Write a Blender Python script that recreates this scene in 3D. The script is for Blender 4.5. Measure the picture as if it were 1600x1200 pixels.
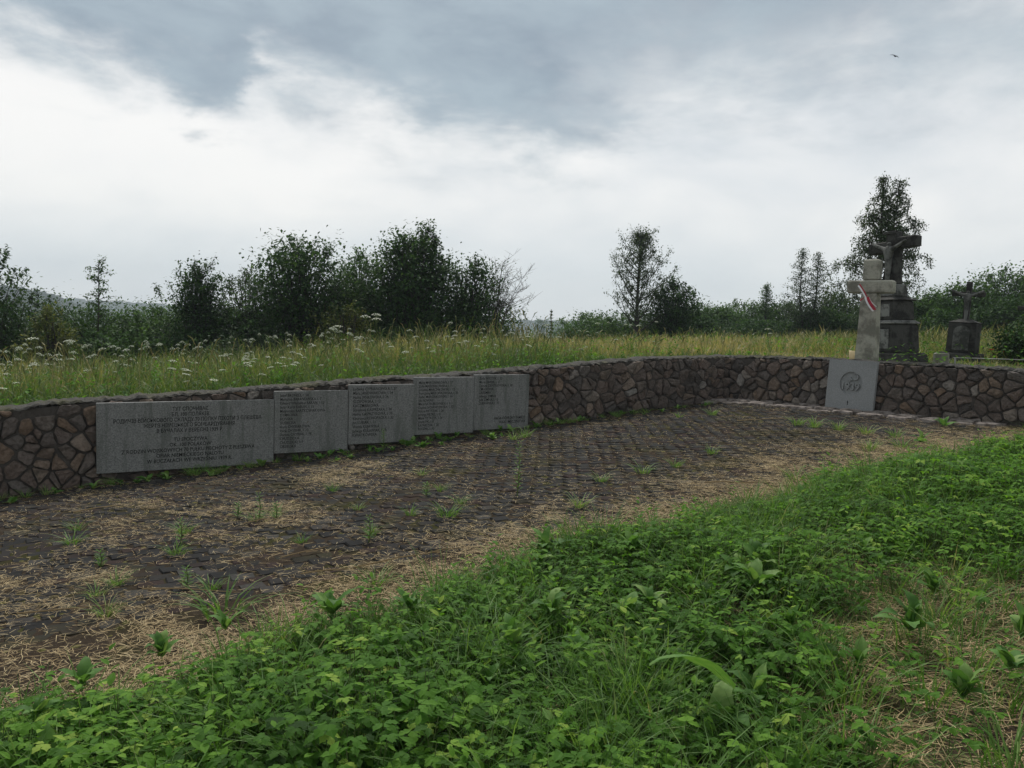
import bpy, math, random
import numpy as np
from mathutils import Vector, Matrix

for o in list(bpy.data.objects):
    bpy.data.objects.remove(o)
sc = bpy.context.scene
COL = sc.collection
RAD = math.radians

# ------------------------------------------------------------------ camera
CAM_H = 1.56
cd = bpy.data.cameras.new('camera')
cd.lens = 28.125; cd.sensor_width = 36.0; cd.sensor_fit = 'HORIZONTAL'
cd.clip_start = 0.05; cd.clip_end = 6000
cam = bpy.data.objects.new('camera', cd); COL.objects.link(cam)
cam.matrix_world = Matrix.Translation((0, 0, CAM_H)) @ Matrix.Rotation(RAD(90 - 4.4), 4, 'X') @ Matrix.Rotation(RAD(1.9), 4, 'Z')
sc.camera = cam

# ------------------------------------------------------------------ node helpers
class NT:
    def __init__(s, tree): s.t = tree; s.n = tree.nodes; s.l = tree.links
    def new(s, typ, **kw):
        n = s.n.new(typ)
        for k, v in kw.items(): setattr(n, k, v)
        return n
    def put(s, sock, v):
        if isinstance(v, bpy.types.NodeSocket): s.l.new(v, sock)
        else: sock.default_value = v
    def math(s, op, a, b=0.0, c=None, clamp=False):
        n = s.new('ShaderNodeMath', operation=op, use_clamp=clamp)
        s.put(n.inputs[0], a); s.put(n.inputs[1], b)
        if c is not None: s.put(n.inputs[2], c)
        return n.outputs[0]
    def sstep(s, v, a, b, lo=0.0, hi=1.0):
        n = s.new('ShaderNodeMapRange', interpolation_type='SMOOTHSTEP')
        s.put(n.inputs['Value'], v); n.inputs['From Min'].default_value = a; n.inputs['From Max'].default_value = b
        n.inputs['To Min'].default_value = lo; n.inputs['To Max'].default_value = hi
        return n.outputs[0]
    def mix(s, f, a, b, blend='MIX'):
        n = s.new('ShaderNodeMix', data_type='RGBA', blend_type=blend)
        s.put(n.inputs[0], f); s.put(n.inputs[6], a); s.put(n.inputs[7], b)
        return n.outputs[2]
    def noise(s, scale, detail=4, rough=.55, vec=None, dist=0.0, w=None):
        n = s.new('ShaderNodeTexNoise')
        if w is not None: n.noise_dimensions = '4D'; n.inputs['W'].default_value = w
        n.inputs['Scale'].default_value = scale; n.inputs['Detail'].default_value = detail
        n.inputs['Roughness'].default_value = rough; n.inputs['Distortion'].default_value = dist
        if vec is not None: s.l.new(vec, n.inputs['Vector'])
        return n.outputs['Fac']
    def ramp(s, f, stops):
        n = s.new('ShaderNodeValToRGB'); e = n.color_ramp.elements
        while len(e) < len(stops): e.new(.5)
        for x, (p, c) in zip(e, stops): x.position = p; x.color = (*c, 1)
        s.put(n.inputs[0], f); return n.outputs[0]
    def attr(s, name): return s.new('ShaderNodeAttribute', attribute_name=name).outputs['Fac']

def rgb(*c): return (*c, 1.0)

# ------------------------------------------------------------------ overcast sky (Nishita sky behind a broken cloud deck)
SUN_EL, SUN_AZ = 48.0, -12.0      # azimuth from +Y, positive to the right
world = bpy.data.worlds.new('World'); sc.world = world; world.use_nodes = True
w = NT(world.node_tree); w.n.clear()
out = w.new('ShaderNodeOutputWorld'); bg = w.new('ShaderNodeBackground'); bg.inputs['Strength'].default_value = 0.1
w.l.new(bg.outputs[0], out.inputs[0])
sky = w.new('ShaderNodeTexSky', sky_type='NISHITA', sun_disc=False)
sky.sun_elevation = RAD(SUN_EL); sky.sun_rotation = RAD(SUN_AZ)
tc = w.new('ShaderNodeTexCoord'); sep = w.new('ShaderNodeSeparateXYZ'); w.l.new(tc.outputs['Generated'], sep.inputs[0])
dx, dy, dz = sep.outputs
az = w.math('ARCTAN2', dx, dy); el = w.math('ARCSINE', dz)
mpg = w.new('ShaderNodeMapping'); w.l.new(tc.outputs['Generated'], mpg.inputs[0]); mpg.inputs['Scale'].default_value = (1, 1, 2.3); cp = mpg.outputs[0]
n_big = w.noise(1.6, 4, .55, cp, .3, w=3.1)
n_mid = w.noise(3.2, 8, .58, cp, .5, w=7.7)
n_fine = w.noise(8.0, 8, .6, cp, .35, w=1.3)
warp1 = w.noise(9.0, 9, .62, cp, .2, w=4.4); warp2 = w.noise(9.0, 9, .62, cp, .2, w=9.9)
az_w = w.math('ADD', az, w.math('MULTIPLY', w.math('SUBTRACT', warp1, .5), .34)); el_w = w.math('ADD', el, w.math('MULTIPLY', w.math('SUBTRACT', warp2, .5), .20))
def cloud(a_, e_, sa, se, wt):
    u_ = w.math('DIVIDE', w.math('SUBTRACT', az_w, RAD(a_)), RAD(sa)); v_ = w.math('DIVIDE', w.math('SUBTRACT', el_w, RAD(e_)), RAD(se))
    g_ = w.math('EXPONENT', w.math('MULTIPLY', w.math('ADD', w.math('MULTIPLY', u_, u_), w.math('MULTIPLY', v_, v_)), -1.0))
    return w.math('MULTIPLY', g_, wt)
# dark cloud masses: a deck overhead everywhere, thicker banks hanging lower
D = w.math('ADD', w.math('MULTIPLY', w.sstep(el_w, RAD(10), RAD(24)), .50), .12)
for c_ in [(-9, 21, 11, 7.0, .62), (-3.5, 15.5, 6, 4.2, .46), (-31, 20.5, 13, 5.0, .70), (-20.5, 15.0, 4.5, 3.6, .50), (4, 13.6, 5, 2.3, .36), (13, 19, 12, 6.5, .30), (26, 18, 10, 6.5, .22), (-17.3, 15.3, 1.8, 3.0, -.34), (-25, 10.5, 10, 2.6, -.32), (16, 12, 10, 2.5, -.12), (60, 24, 20, 8, .4), (-75, 20, 18, 8, .4), (120, 22, 25, 8, .45), (-130, 24, 25, 8, .4), (175, 20, 20, 8, .4)]: D = w.math('ADD', D, cloud(*c_))
D = w.math('ADD', D, w.math('MULTIPLY', w.math('SUBTRACT', n_mid, .5), .75))
D = w.math('ADD', D, w.math('MULTIPLY', w.math('SUBTRACT', n_fine, .5), .52))
dark = w.sstep(D, .06, 1.08)
soft = w.sstep(w.math('ADD', w.math('MULTIPLY', n_big, .6), w.math('MULTIPLY', n_mid, .4)), .38, .62)
light_c = w.mix(soft, rgb(4.28, 4.17, 4.00), rgb(3.26, 3.35, 3.40))
low_c = w.mix(soft, rgb(3.56, 3.72, 3.80), rgb(3.05, 3.28, 3.47))
clouds = w.mix(w.sstep(el, RAD(1), RAD(8)), low_c, light_c)
darkcol = w.mix(w.sstep(n_fine, .3, .7), rgb(1.09, 1.35, 1.58), rgb(1.62, 1.95, 2.14))
clouds = w.mix(dark, clouds, darkcol)
w.l.new(w.mix(.95, sky.outputs[0], clouds), bg.inputs['Color'])

sl = bpy.data.lights.new('sun', 'SUN'); sl.energy = 1.5; sl.angle = RAD(12); sl.color = (1, .97, .92)
sun = bpy.data.objects.new('sun', sl); COL.objects.link(sun)
sdir = Vector((math.sin(RAD(SUN_AZ)) * math.cos(RAD(SUN_EL)), math.cos(RAD(SUN_AZ)) * math.cos(RAD(SUN_EL)), math.sin(RAD(SUN_EL))))
sun.rotation_euler = sdir.to_track_quat('Z', 'Y').to_euler(); sun.location = (0, 0, 30)

vs = sc.view_settings
vs.view_transform = 'Standard'; vs.look = 'None'; vs.exposure = 1.25; vs.gamma = 1.0; vs.use_curve_mapping = False
sc.cycles.use_denoising = True
sc.cycles.max_bounces = 6; sc.cycles.diffuse_bounces = 3; sc.cycles.transmission_bounces = 3; sc.cycles.volume_bounces = 0
sc.cycles.sample_clamp_indirect = 4.0

# ------------------------------------------------------------------ layout of the place
U = np.array([1, .6]); U = U / np.linalg.norm(U)                  # along the long wall
NRM = np.array([-U[1], U[0]])                                     # towards the meadow behind it
WA = np.array([-2.96, 9.9])                                       # t = 0 on the long wall
CORNER = np.array([3.79, 13.95]); TC = float(np.dot(CORNER - WA, U))
V2 = np.array([.6538, -.7567]); M2 = np.array([.7567, .6538])     # along / behind the return wall
LT0, RT1 = -6.5, 7.5

def sstep(a, b, x):
    t = np.clip((x - a) / (b - a), 0, 1); return t * t * (3 - 2 * t)

_rs = np.random.RandomState(11)
_wav = [( _rs.uniform(-1, 1, 2), _rs.uniform(0, 6.28)) for _ in range(10)]
def bumps(x, y, freq):
    s = 0
    for k, (d, p) in enumerate(_wav):
        f = freq * (1 + .37 * k); s = s + np.sin(f * (d[0] * x + d[1] * y) * 1.6 + p) / (1 + .3 * k)
    return s / 3.0

def behind(x, y):
    s1 = (x - WA[0]) * NRM[0] + (y - WA[1]) * NRM[1]
    s2 = (x - CORNER[0]) * M2[0] + (y - CORNER[1]) * M2[1]
    return np.maximum(s1, s2)
def border(x):                                                    # front edge of the paving
    return 4.80 + .69 * x - .36 * sstep(.5, -2.2, np.asarray(x, float)) + .10 * np.sin(x * 2.1 + 1) + .06 * np.sin(x * 5.3)
def z_low(x, y):
    x = np.asarray(x, float)
    xs = np.where(x > 3.6, 3.6 + (x - 3.6) * .25, x)
    return .09 * np.clip(xs, -12, 6) + .012 * bumps(x, y, .8)
def z_top(x):                                                     # top of wall over x
    return np.interp(x, [-9, -5.42, -4.64, -3.78, -2.46, -1.39, .2, .97, 2.05, 3.7, 5, 12], [.25, .47, .55, .60, .69, .77, .88, .95, 1.04, 1.10, 1.155, 1.18])
def z_meadow(x, y, d):
    xr = np.where(x > 3, 3 + (x - 3) * .45, x); gen = .80 + 9 * np.tanh(xr * .085 / 9) - .35 * sstep(1, 14, d) + .06 * bumps(x, y, .35)
    near = z_top(x) - .09
    z = near + (gen - near) * sstep(.5, 6, d)
    r = np.hypot(x, y)
    far = -9 + .02 * np.clip(x, 0, 200)
    return z + (far - z) * sstep(48, 170, r)
def zg(x, y):
    x = np.asarray(x, float); y = np.asarray(y, float)
    d = behind(x, y); k = sstep(.10, .26, d)
    return z_low(x, y) * (1 - k) + z_meadow(x, y, d) * k

# ------------------------------------------------------------------ mesh helpers
def mk(name, V, F, mats, attrs=None, parent=None, smooth=False, loc=None, mat_idx=None):
    """one mesh object; F = list of (m,k) integer arrays (or lists of polygons)"""
    me = bpy.data.meshes.new(name)
    V = np.asarray(V, np.float32).reshape(-1, 3)
    loops, starts, pos = [], [], 0
    for f in F:
        if isinstance(f, np.ndarray):
            if f.size == 0: continue
            m, k = f.shape
            loops.append(f.reshape(-1).astype(np.int32)); starts.append(pos + np.arange(m, dtype=np.int32) * k); pos += m * k
        else:
            a = np.array(f, np.int32); loops.append(a); starts.append(np.array([pos], np.int32)); pos += len(a)
    lo = np.concatenate(loops); st = np.concatenate(starts)
    me.vertices.add(len(V)); me.vertices.foreach_set('co', V.reshape(-1))
    me.loops.add(len(lo)); me.loops.foreach_set('vertex_index', lo)
    me.polygons.add(len(st)); me.polygons.foreach_set('loop_start', st)
    me.update(calc_edges=True); me.validate()
    for k, a in (attrs or {}).items():
        at = me.attributes.new(k, 'FLOAT', 'POINT'); at.data.foreach_set('value', np.asarray(a, np.float32))
    if not isinstance(mats, (list, tuple)): mats = [mats]
    for m in mats: me.materials.append(m)
    if mat_idx is not None: me.polygons.foreach_set('material_index', np.asarray(mat_idx, np.int32))
    me.polygons.foreach_set('use_smooth', np.full(len(st), smooth, bool))
    o = bpy.data.objects.new(name, me); COL.objects.link(o)
    if parent is not None: o.parent = parent
    if loc is not None: o.location = loc
    return o
def tag(o, label=None, cat=None, group=None, kind=None):
    if label: o['label'] = label
    if cat: o['category'] = cat
    if group: o['group'] = group
    if kind: o['kind'] = kind
    return o
def empty(name, loc, rz=0.0):
    o = bpy.data.objects.new(name, None); COL.objects.link(o); o.location = loc; o.rotation_euler = (0, 0, rz); o.empty_display_size = .1
    return o
def child_copy(src, parent, loc=None, rot=None, scale=None):
    c = src.copy(); COL.objects.link(c); c.parent = parent
    if loc is not None: c.location = loc
    if rot is not None: c.rotation_euler = rot
    if scale is not None: c.scale = scale
    return c

class MB:
    """collects pieces of one mesh"""
    def __init__(s): s.V = []; s.F = []; s.A = []; s.n = 0
    def add(s, V, F, a=0.0):
        V = np.asarray(V, float).reshape(-1, 3)
        s.V.append(V)
        for f in F:
            s.F.append(f + s.n if isinstance(f, np.ndarray) else [i + s.n for i in f])
        s.A.append(np.full(len(V), a) if np.isscalar(a) else np.asarray(a)); s.n += len(V)
    def build(s, name, mats, parent=None, smooth=False, attr='rnd', loc=None):
        return mk(name, np.vstack(s.V), s.F, mats, {attr: np.concatenate(s.A)}, parent, smooth, loc)
    def box(s, c, size, rz=0.0, taper=1.0, a=0.0, bev=.0):
        x, y, z = [q / 2 for q in size]; b = min(bev, x * .4, y * .4, z * .4)
        def ring(hx, hy, h): return [(-hx, -hy, h), (hx, -hy, h), (hx, hy, h), (-hx, hy, h)]
        tx, ty = x * taper, y * taper
        if b > 0:
            rings = [ring(x - b, y - b, -z), ring(x, y, -z + b), ring(tx, ty, z - b), ring(tx - b, ty - b, z)]
        else: rings = [ring(x, y, -z), ring(tx, ty, z)]
        V = np.array(sum(rings, [])); F = [[3, 2, 1, 0]]
        for r in range(len(rings) - 1):
            for k in range(4): F.append([r * 4 + k, r * 4 + (k + 1) % 4, r * 4 + 4 + (k + 1) % 4, r * 4 + 4 + k])
        L = (len(rings) - 1) * 4; F.append([L, L + 1, L + 2, L + 3])
        ca, sa = math.cos(rz), math.sin(rz)
        R = np.array([[ca, -sa, 0], [sa, ca, 0], [0, 0, 1]])
        s.add(V @ R.T + np.array(c), F, a)
    def tube(s, P, r, sides=5, a=0.0, cap=True):
        P = np.asarray(P, float); n = len(P); r = np.broadcast_to(np.asarray(r, float), (n,))
        T = np.gradient(P, axis=0); T /= np.linalg.norm(T, axis=1)[:, None] + 1e-9
        ref = np.array([0.3, .2, 1.0]) if abs(T[0][2]) < .9 else np.array([1.0, .1, 0])
        X = np.cross(T, ref); X /= np.linalg.norm(X, axis=1)[:, None] + 1e-9; Y = np.cross(T, X)
        th = np.arange(sides) * 2 * np.pi / sides
        V = P[:, None] + r[:, None, None] * (np.cos(th)[None, :, None] * X[:, None] + np.sin(th)[None, :, None] * Y[:, None])
        i = np.arange(n - 1)[:, None] * sides; k = np.arange(sides)[None]; k2 = (k + 1) % sides
        Q = np.stack([i + k, i + k2, i + sides + k2, i + sides + k], -1).reshape(-1, 4)
        F = [Q]
        if cap: F += [list(range(sides))[::-1], list(range((n - 1) * sides, n * sides))]
        s.add(V.reshape(-1, 3), F, a)

def instances(TV, TF, R, off, scale, rnd):
    """template mesh copied into one array: R (N,3,3), off (N,3), scale (N,), rnd (N,)"""
    N = len(off); n = len(TV)
    V = np.einsum('nij,vj->nvi', R, TV) * scale[:, None, None] + off[:, None]
    F = [(f[None] + (np.arange(N) * n)[:, None, None]).reshape(-1, f.shape[1]) for f in TF]
    return V.reshape(-1, 3), F, np.repeat(rnd, n)
def rot_zx(az, tilt, spin=None):
    """rotation: tilt about X, then turn about Z"""
    ca, sa, ct, st = np.cos(az), np.sin(az), np.cos(tilt), np.sin(tilt); o = np.zeros_like(az); i = np.ones_like(az)
    Rz = np.stack([np.stack([ca, -sa, o], -1), np.stack([sa, ca, o], -1), np.stack([o, o, i], -1)], -2)
    Rx = np.stack([np.stack([i, o, o], -1), np.stack([o, ct, -st], -1), np.stack([o, st, ct], -1)], -2)
    return Rz @ Rx
def blades(pos, h, wid, lean, az, rs, curve=1.0):
    """bent tapering grass blades: 7 verts, 5 faces each"""
    N = len(pos); ts = np.array([0, .38, .72, 1.0]); wv = np.array([.7, 1.0, .7, 0])
    face = az + rs.uniform(-.9, .9, N)
    d = np.stack([np.cos(az), np.sin(az), np.zeros(N)], -1)
    sd = np.stack([-np.sin(face), np.cos(face), np.zeros(N)], -1)
    rows = []
    for k in range(4):
        t = ts[k]
        c = pos + d * (h * lean * (.25 * t + .75 * t ** (1 + curve)))[:, None]
        c = c + np.array([0, 0, 1.0]) * (h * (t - .32 * lean * t ** 2.6))[:, None]
        if k < 3:
            rows.append(c - sd * (wid * wv[k] / 2)[:, None]); rows.append(c + sd * (wid * wv[k] / 2)[:, None])
        else: rows.append(c)
    V = np.stack(rows, 1)
    b = (np.arange(N) * 7)[:, None]
    q = np.concatenate([b + np.array([[0, 1, 3, 2]]), b + np.array([[2, 3, 5, 4]])]); t3 = b + np.array([[4, 5, 6]])
    return V.reshape(-1, 3), [q, t3]

# ------------------------------------------------------------------ materials
def material(name):
    m = bpy.data.materials.new(name); m.use_nodes = True
    t = NT(m.node_tree); t.n.clear()
    t.out = t.new('ShaderNodeOutputMaterial'); return m, t
def finish(t, col, rough=.85, spec=.3, bump=None, bstr=.3, bdist=.01, translucent=0.0, tcol=None):
    p = t.new('ShaderNodeBsdfPrincipled'); t.put(p.inputs['Base Color'], col); t.put(p.inputs['Roughness'], rough)
    p.inputs['Specular IOR Level'].default_value = spec
    if bump is not None:
        b = t.new('ShaderNodeBump'); b.inputs['Strength'].default_value = bstr; b.inputs['Distance'].default_value = bdist
        t.l.new(bump, b.inputs['Height']); t.l.new(b.outputs[0], p.inputs['Normal'])
    if translucent > 0:
        tr = t.new('ShaderNodeBsdfTranslucent'); t.put(tr.inputs['Color'], tcol if tcol is not None else col)
        mx = t.new('ShaderNodeMixShader'); mx.inputs[0].default_value = translucent
        t.l.new(p.outputs[0], mx.inputs[1]); t.l.new(tr.outputs[0], mx.inputs[2]); t.l.new(mx.outputs[0], t.out.inputs[0])
    else: t.l.new(p.outputs[0], t.out.inputs[0])
def objco(t): return t.new('ShaderNodeNewGeometry').outputs['Position']

def foliage_mat(name, stops, translucent=.35, rough=.6, spec=.25, nscale=.8, namp=.35):
    m, t = material(name)
    f = t.math('ADD', t.attr('rnd'), t.math('MULTIPLY', t.math('SUBTRACT', t.noise(nscale, 2, .5, objco(t)), .5), namp), clamp=True)
    c = t.ramp(f, stops)
    tcol = t.mix(1.0, c, rgb(1.25, 1.3, .7), 'MULTIPLY')
    finish(t, c, rough, spec, translucent=translucent, tcol=tcol); return m
def plain(name, col, rough=.8, spec=.3, nscale=20, amp=.35, bstr=.2):
    m, t = material(name); n = t.noise(nscale, 5, .6, objco(t))
    c = t.mix(n, rgb(*[x * (1 - amp) for x in col]), rgb(*[x * (1 + amp) for x in col]))
    finish(t, c, rough, spec, bump=n, bstr=bstr); return m

M = {}
M['herb'] = foliage_mat('herb_leaf', [(0, (.024, .062, .010)), (.4, (.070, .172, .020)), (.75, (.145, .29, .034)), (1, (.29, .40, .07))], .45, .7, .12)
M['fg_grass'] = foliage_mat('lawn_grass', [(0, (.035, .08, .015)), (.5, (.085, .18, .03)), (.85, (.165, .26, .06)), (1, (.3, .27, .13))], .35)
M['dock'] = foliage_mat('broad_leaf', [(0, (.04, .10, .02)), (.6, (.10, .21, .045)), (1, (.22, .32, .10))], .35, .65, .15, 28, .55)
M['meadow'] = foliage_mat('meadow_grass', [(0, (.045, .085, .022)), (.35, (.085, .14, .035)), (.62, (.15, .18, .055)), (.82, (.27, .235, .10)), (1, (.38, .31, .16))], .35, nscale=.35, namp=.2)
M['straw'] = foliage_mat('straw', [(0, (.15, .095, .05)), (.5, (.335, .245, .125)), (1, (.54, .43, .25))], .1, .8, .15, 3, .2)
M['umbel'] = plain('umbel_white', (.52, .54, .41), .8, .1, 60, .15)
M['stem'] = plain('stem_green', (.09, .12, .04), .8, .1, 10, .3)
M['brown_stem'] = plain('dry_stem', (.2, .14, .08), .85, .1, 10, .3)
def tree_leaf(name, a, b, c, tr=.3): return foliage_mat(name, [(0, a), (.6, b), (1, c)], tr, .7, .12, 1.1, .5)
M['leaf_dark'] = tree_leaf('dark_shrub_leaf', (.016, .036, .013), (.040, .084, .026), (.092, .155, .05))
M['leaf_mid'] = tree_leaf('mid_shrub_leaf', (.030, .062, .022), (.066, .128, .040), (.125, .20, .065))
M['leaf_yellow'] = tree_leaf('yellowish_leaf', (.05, .07, .02), (.11, .13, .035), (.2, .2, .06))
M['leaf_grey'] = tree_leaf('greyish_leaf', (.035, .055, .03), (.065, .095, .05), (.11, .15, .08))
M['bark'] = plain('bark', (.07, .06, .05), .9, .1, 8, .5)
M['bark_dark'] = plain('dark_bark', (.05, .045, .04), .9, .1, 8, .5)

# soil / turf
m, t = material('soil_and_turf'); P = objco(t)
n1 = t.noise(1.3, 5, .6, P); n2 = t.noise(22, 6, .7, P)
turf = t.mix(n2, rgb(.035, .05, .018), rgb(.10, .11, .04)); turf = t.mix(t.sstep(n1, .45, .7), turf, rgb(.14, .12, .055))
soil = t.mix(n2, rgb(.03, .022, .015), rgb(.085, .062, .04))
moss = t.mix(n2, rgb(.03, .04, .012), rgb(.09, .1, .03))
low = t.mix(t.sstep(n1, .4, .62), soil, moss)
finish(t, t.mix(t.attr('upper'), low, turf), .95, .1, bump=n2, bstr=.6, bdist=.03); M['ground'] = m
# bedding of the paving: dark crumbs of soil and moss
m, t = material('paving_bed'); P = objco(t)
n1 = t.noise(1.1, 5, .6, P); n2 = t.noise(40, 6, .7, P)
bed = t.mix(n2, rgb(.016, .012, .009), rgb(.066, .050, .036)); bed = t.mix(t.sstep(n1, .45, .65), bed, t.mix(n2, rgb(.018, .02, .008), rgb(.055, .052, .02)))
finish(t, bed, 1.0, .02, bump=n2, bstr=.7, bdist=.02); M['bed'] = m
# pavers
m, t = material('concrete_paver'); P = objco(t); r = t.attr('rnd')
c = t.ramp(r, [(0, (.026, .026, .026)), (.45, (.038, .038, .037)), (.7, (.033, .028, .026)), (.85, (.040, .027, .024)), (1, (.06, .058, .054))])
n2 = t.noise(35, 6, .65, P); n1 = t.noise(1.6, 4, .6, P)
c = t.mix(t.sstep(n2, .3, .75, 0, .5), c, rgb(.018, .016, .014))
c = t.mix(t.sstep(n1, .5, .72, 0, .75), c, t.mix(n2, rgb(.03, .027, .012), rgb(.06, .052, .024)))
finish(t, c, .97, .04, bump=n2, bstr=.5, bdist=.008); M['paver'] = m
# rubble stones
m, t = material('rubble_stone'); P = objco(t); r = t.attr('rnd')
c = t.ramp(r, [(0, (.11, .095, .085)), (.25, (.165, .132, .112)), (.5, (.20, .148, .12)), (.7, (.185, .16, .142)), (.86, (.26, .18, .125)), (1, (.31, .285, .255))])
n2 = t.noise(17, 8, .75, P); n1 = t.noise(5, 4, .6, P)
c = t.mix(t.sstep(n2, .40, .60, 0, .65), c, t.mix(.5, c, rgb(.02, .017, .015)))
c = t.mix(t.sstep(n1, .52, .7, 0, .6), c, rgb(.06, .055, .045))
c = t.mix(t.sstep(t.noise(60, 3, .5, P), .66, .76, 0, .6), c, rgb(.3, .28, .25))
finish(t, c, .92, .12, bump=n2, bstr=1.0, bdist=.05); M['stone'] = m
m, t = material('wall_mortar'); P = objco(t); n2 = t.noise(30, 6, .7, P)
finish(t, t.mix(n2, rgb(.028, .024, .021), rgb(.115, .10, .086)), .95, .1, bump=n2, bstr=.8, bdist=.02); M['mortar'] = m
m, t = material('weathered_coping'); P = objco(t); n2 = t.noise(18, 7, .7, P); n1 = t.noise(3, 4, .6, P)
c = t.mix(n2, rgb(.018, .016, .014), rgb(.115, .108, .095)); c = t.mix(t.sstep(n1, .5, .65, 0, .8), c, t.mix(n2, rgb(.04, .04, .025), rgb(.12, .11, .06)))
finish(t, c, .95, .15, bump=n2, bstr=1.0, bdist=.03); M['coping'] = m
# granite
m, t = material('grey_granite'); P = objco(t); n2 = t.noise(70, 4, .8, P); n1 = t.noise(3.2, 5, .6, P)
mp = t.new('ShaderNodeMapping'); t.l.new(P, mp.inputs[0]); mp.inputs['Scale'].default_value = (9, 9, 1.1)
streak = t.noise(1.0, 5, .6, mp.outputs[0])
c = t.mix(t.sstep(n2, .36, .64), rgb(.105, .105, .098), rgb(.245, .243, .228))
c = t.mix(t.sstep(streak, .48, .66, 0, .62), c, rgb(.08, .086, .072)); c = t.mix(t.sstep(n1, .5, .75, 0, .4), c, rgb(.13, .14, .115))
finish(t, c, .7, .35, bump=n2, bstr=.08, bdist=.003); M['granite'] = m
m, t = material('smooth_granite'); P = objco(t); n2 = t.noise(80, 4, .8, P); n1 = t.noise(3.2, 5, .6, P)
c = t.mix(t.sstep(n2, .36, .64), rgb(.20, .202, .198), rgb(.30, .302, .295)); c = t.mix(t.sstep(n1, .45, .7, 0, .35), c, rgb(.17, .175, .165))
finish(t, c, .75, .25, bump=n2, bstr=.06, bdist=.003); M['granite_plain'] = m
M['letters'] = plain('letter_paint', (.016, .0155, .015), .9, .05, 60, .4)
# weathered concrete and sandstone of the crosses
def old_stone(name, a, b, blot, s=6):
    m, t = material(name); P = objco(t); n1 = t.noise(s, 6, .65, P); n2 = t.noise(45, 5, .65, P)
    c = t.mix(n2, rgb(*a), rgb(*b)); c = t.mix(t.sstep(n1, .42, .6, 0, .9), c, t.mix(n2, rgb(*[q * .7 for q in blot]), rgb(*blot)))
    finish(t, c, .92, .15, bump=n2, bstr=.6, bdist=.015); return m
M['concrete'] = old_stone('grey_concrete', (.26, .25, .205), (.42, .405, .335), (.18, .172, .14), 4)
M['blackened'] = old_stone('blackened_stone', (.035, .034, .030), (.085, .082, .075), (.025, .024, .022), 5)
M['weathered'] = old_stone('weathered_stone', (.10, .10, .092), (.20, .2, .185), (.05, .05, .045), 5)
M['pale_plaque'] = old_stone('pale_plaque', (.16, .16, .15), (.30, .30, .285), (.08, .08, .075), 9)
M['footing'] = old_stone('footing_stone', (.13, .105, .092), (.33, .29, .26), (.07, .056, .047), 7)
M['white_cloth'] = plain('white_ribbon', (.72, .70, .70), .7, .2, 30, .08)
M['red_cloth'] = plain('red_ribbon', (.36, .03, .05), .7, .2, 30, .15)
M['wax'] = plain('candle_wax', (.72, .55, .30), .5, .4, 20, .1)
M['metal'] = plain('pale_metal', (.20, .20, .18), .5, .4, 30, .2)
M['poppy'] = plain('red_petal', (.45, .05, .04), .7, .2, 30, .2)
M['feather'] = plain('dark_feather', (.02, .02, .02), .8, .2, 30, .2)
M['forest'] = plain('distant_forest', (.028, .042, .026), .95, .05, .05, .5)

# ------------------------------------------------------------------ ground sheet
def axis(lo, hi, step, far):
    a = list(np.arange(lo, hi + 1e-6, step)); s = step; L = [lo]; Rr = [hi]
    while L[-1] > -far: s *= 1.16; L.append(L[-1] - s)
    s = step
    while Rr[-1] < far: s *= 1.16; Rr.append(Rr[-1] + s)
    return np.array(L[:0:-1] + a + Rr[1:])
gx = axis(-10, 11, .13, 2500); gy = axis(0, 18, .13, 2500)
GX, GY = np.meshgrid(gx, gy); nx, ny = len(gx), len(gy)
GD = behind(GX, GY); GZ = zg(GX, GY)
inpav = (GD < .05) & (GY > border(GX) + .05) & (GX > -9.5)
GZ = np.where(inpav, GZ - .03, GZ)
i = (np.arange(ny - 1)[:, None] * nx + np.arange(nx - 1)[None]).reshape(-1)
gF = np.stack([i, i + 1, i + 1 + nx, i + nx], -1)
g = mk('ground', np.stack([GX, GY, GZ], -1), [gF], M['ground'], {'upper': sstep(.1, .4, GD).reshape(-1)}, smooth=True)
tag(g, kind='structure')

# ------------------------------------------------------------------ far hills
def hill(name, prof, depth, y0, seed, tree=3.0):
    rs = np.random.RandomState(seed); xs = np.linspace(prof[0][0], prof[-1][0], 420)
    top = np.interp(xs, [p[0] for p in prof], [p[1] for p in prof]); rows = []; K = 14
    for k in range(K):
        q = k / (K - 1); y = y0 + depth * q; h = np.sin(np.pi * min(q * 1.25, 1) * .5) if q < .8 else 1 - (q - .8) * 3
        z = -12 + (top + 12) * h + rs.uniform(-.5, .6, len(xs)) * tree * (1 if k else 0)
        rows.append(np.stack([xs * (y / y0) + rs.uniform(-1, 1, len(xs)), np.full(len(xs), y) + rs.uniform(-4, 4, len(xs)), z], -1))
    n = len(xs); i = (np.arange(K - 1)[:, None] * n + np.arange(n - 1)[None]).reshape(-1)
    o = mk(name, np.vstack(rows), [np.stack([i, i + 1, i + 1 + n, i + n], -1)], M['forest']); tag(o, kind='structure'); return o
hill('hills', [(-520, 6), (-420, 17), (-330, 16), (-310, 14.5), (-290, 11), (-276, 5), (-262, -2), (-230, -11)], 90, 500, 3, 2.6)
hill('hills', [(-900, 15), (-640, 19), (-480, 12), (-380, 9), (-200, 5), (-60, 3), (0, 4), (28, 6), (70, 5), (200, 8), (420, 12), (900, 22)], 160, 900, 5, 3.0)

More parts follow.
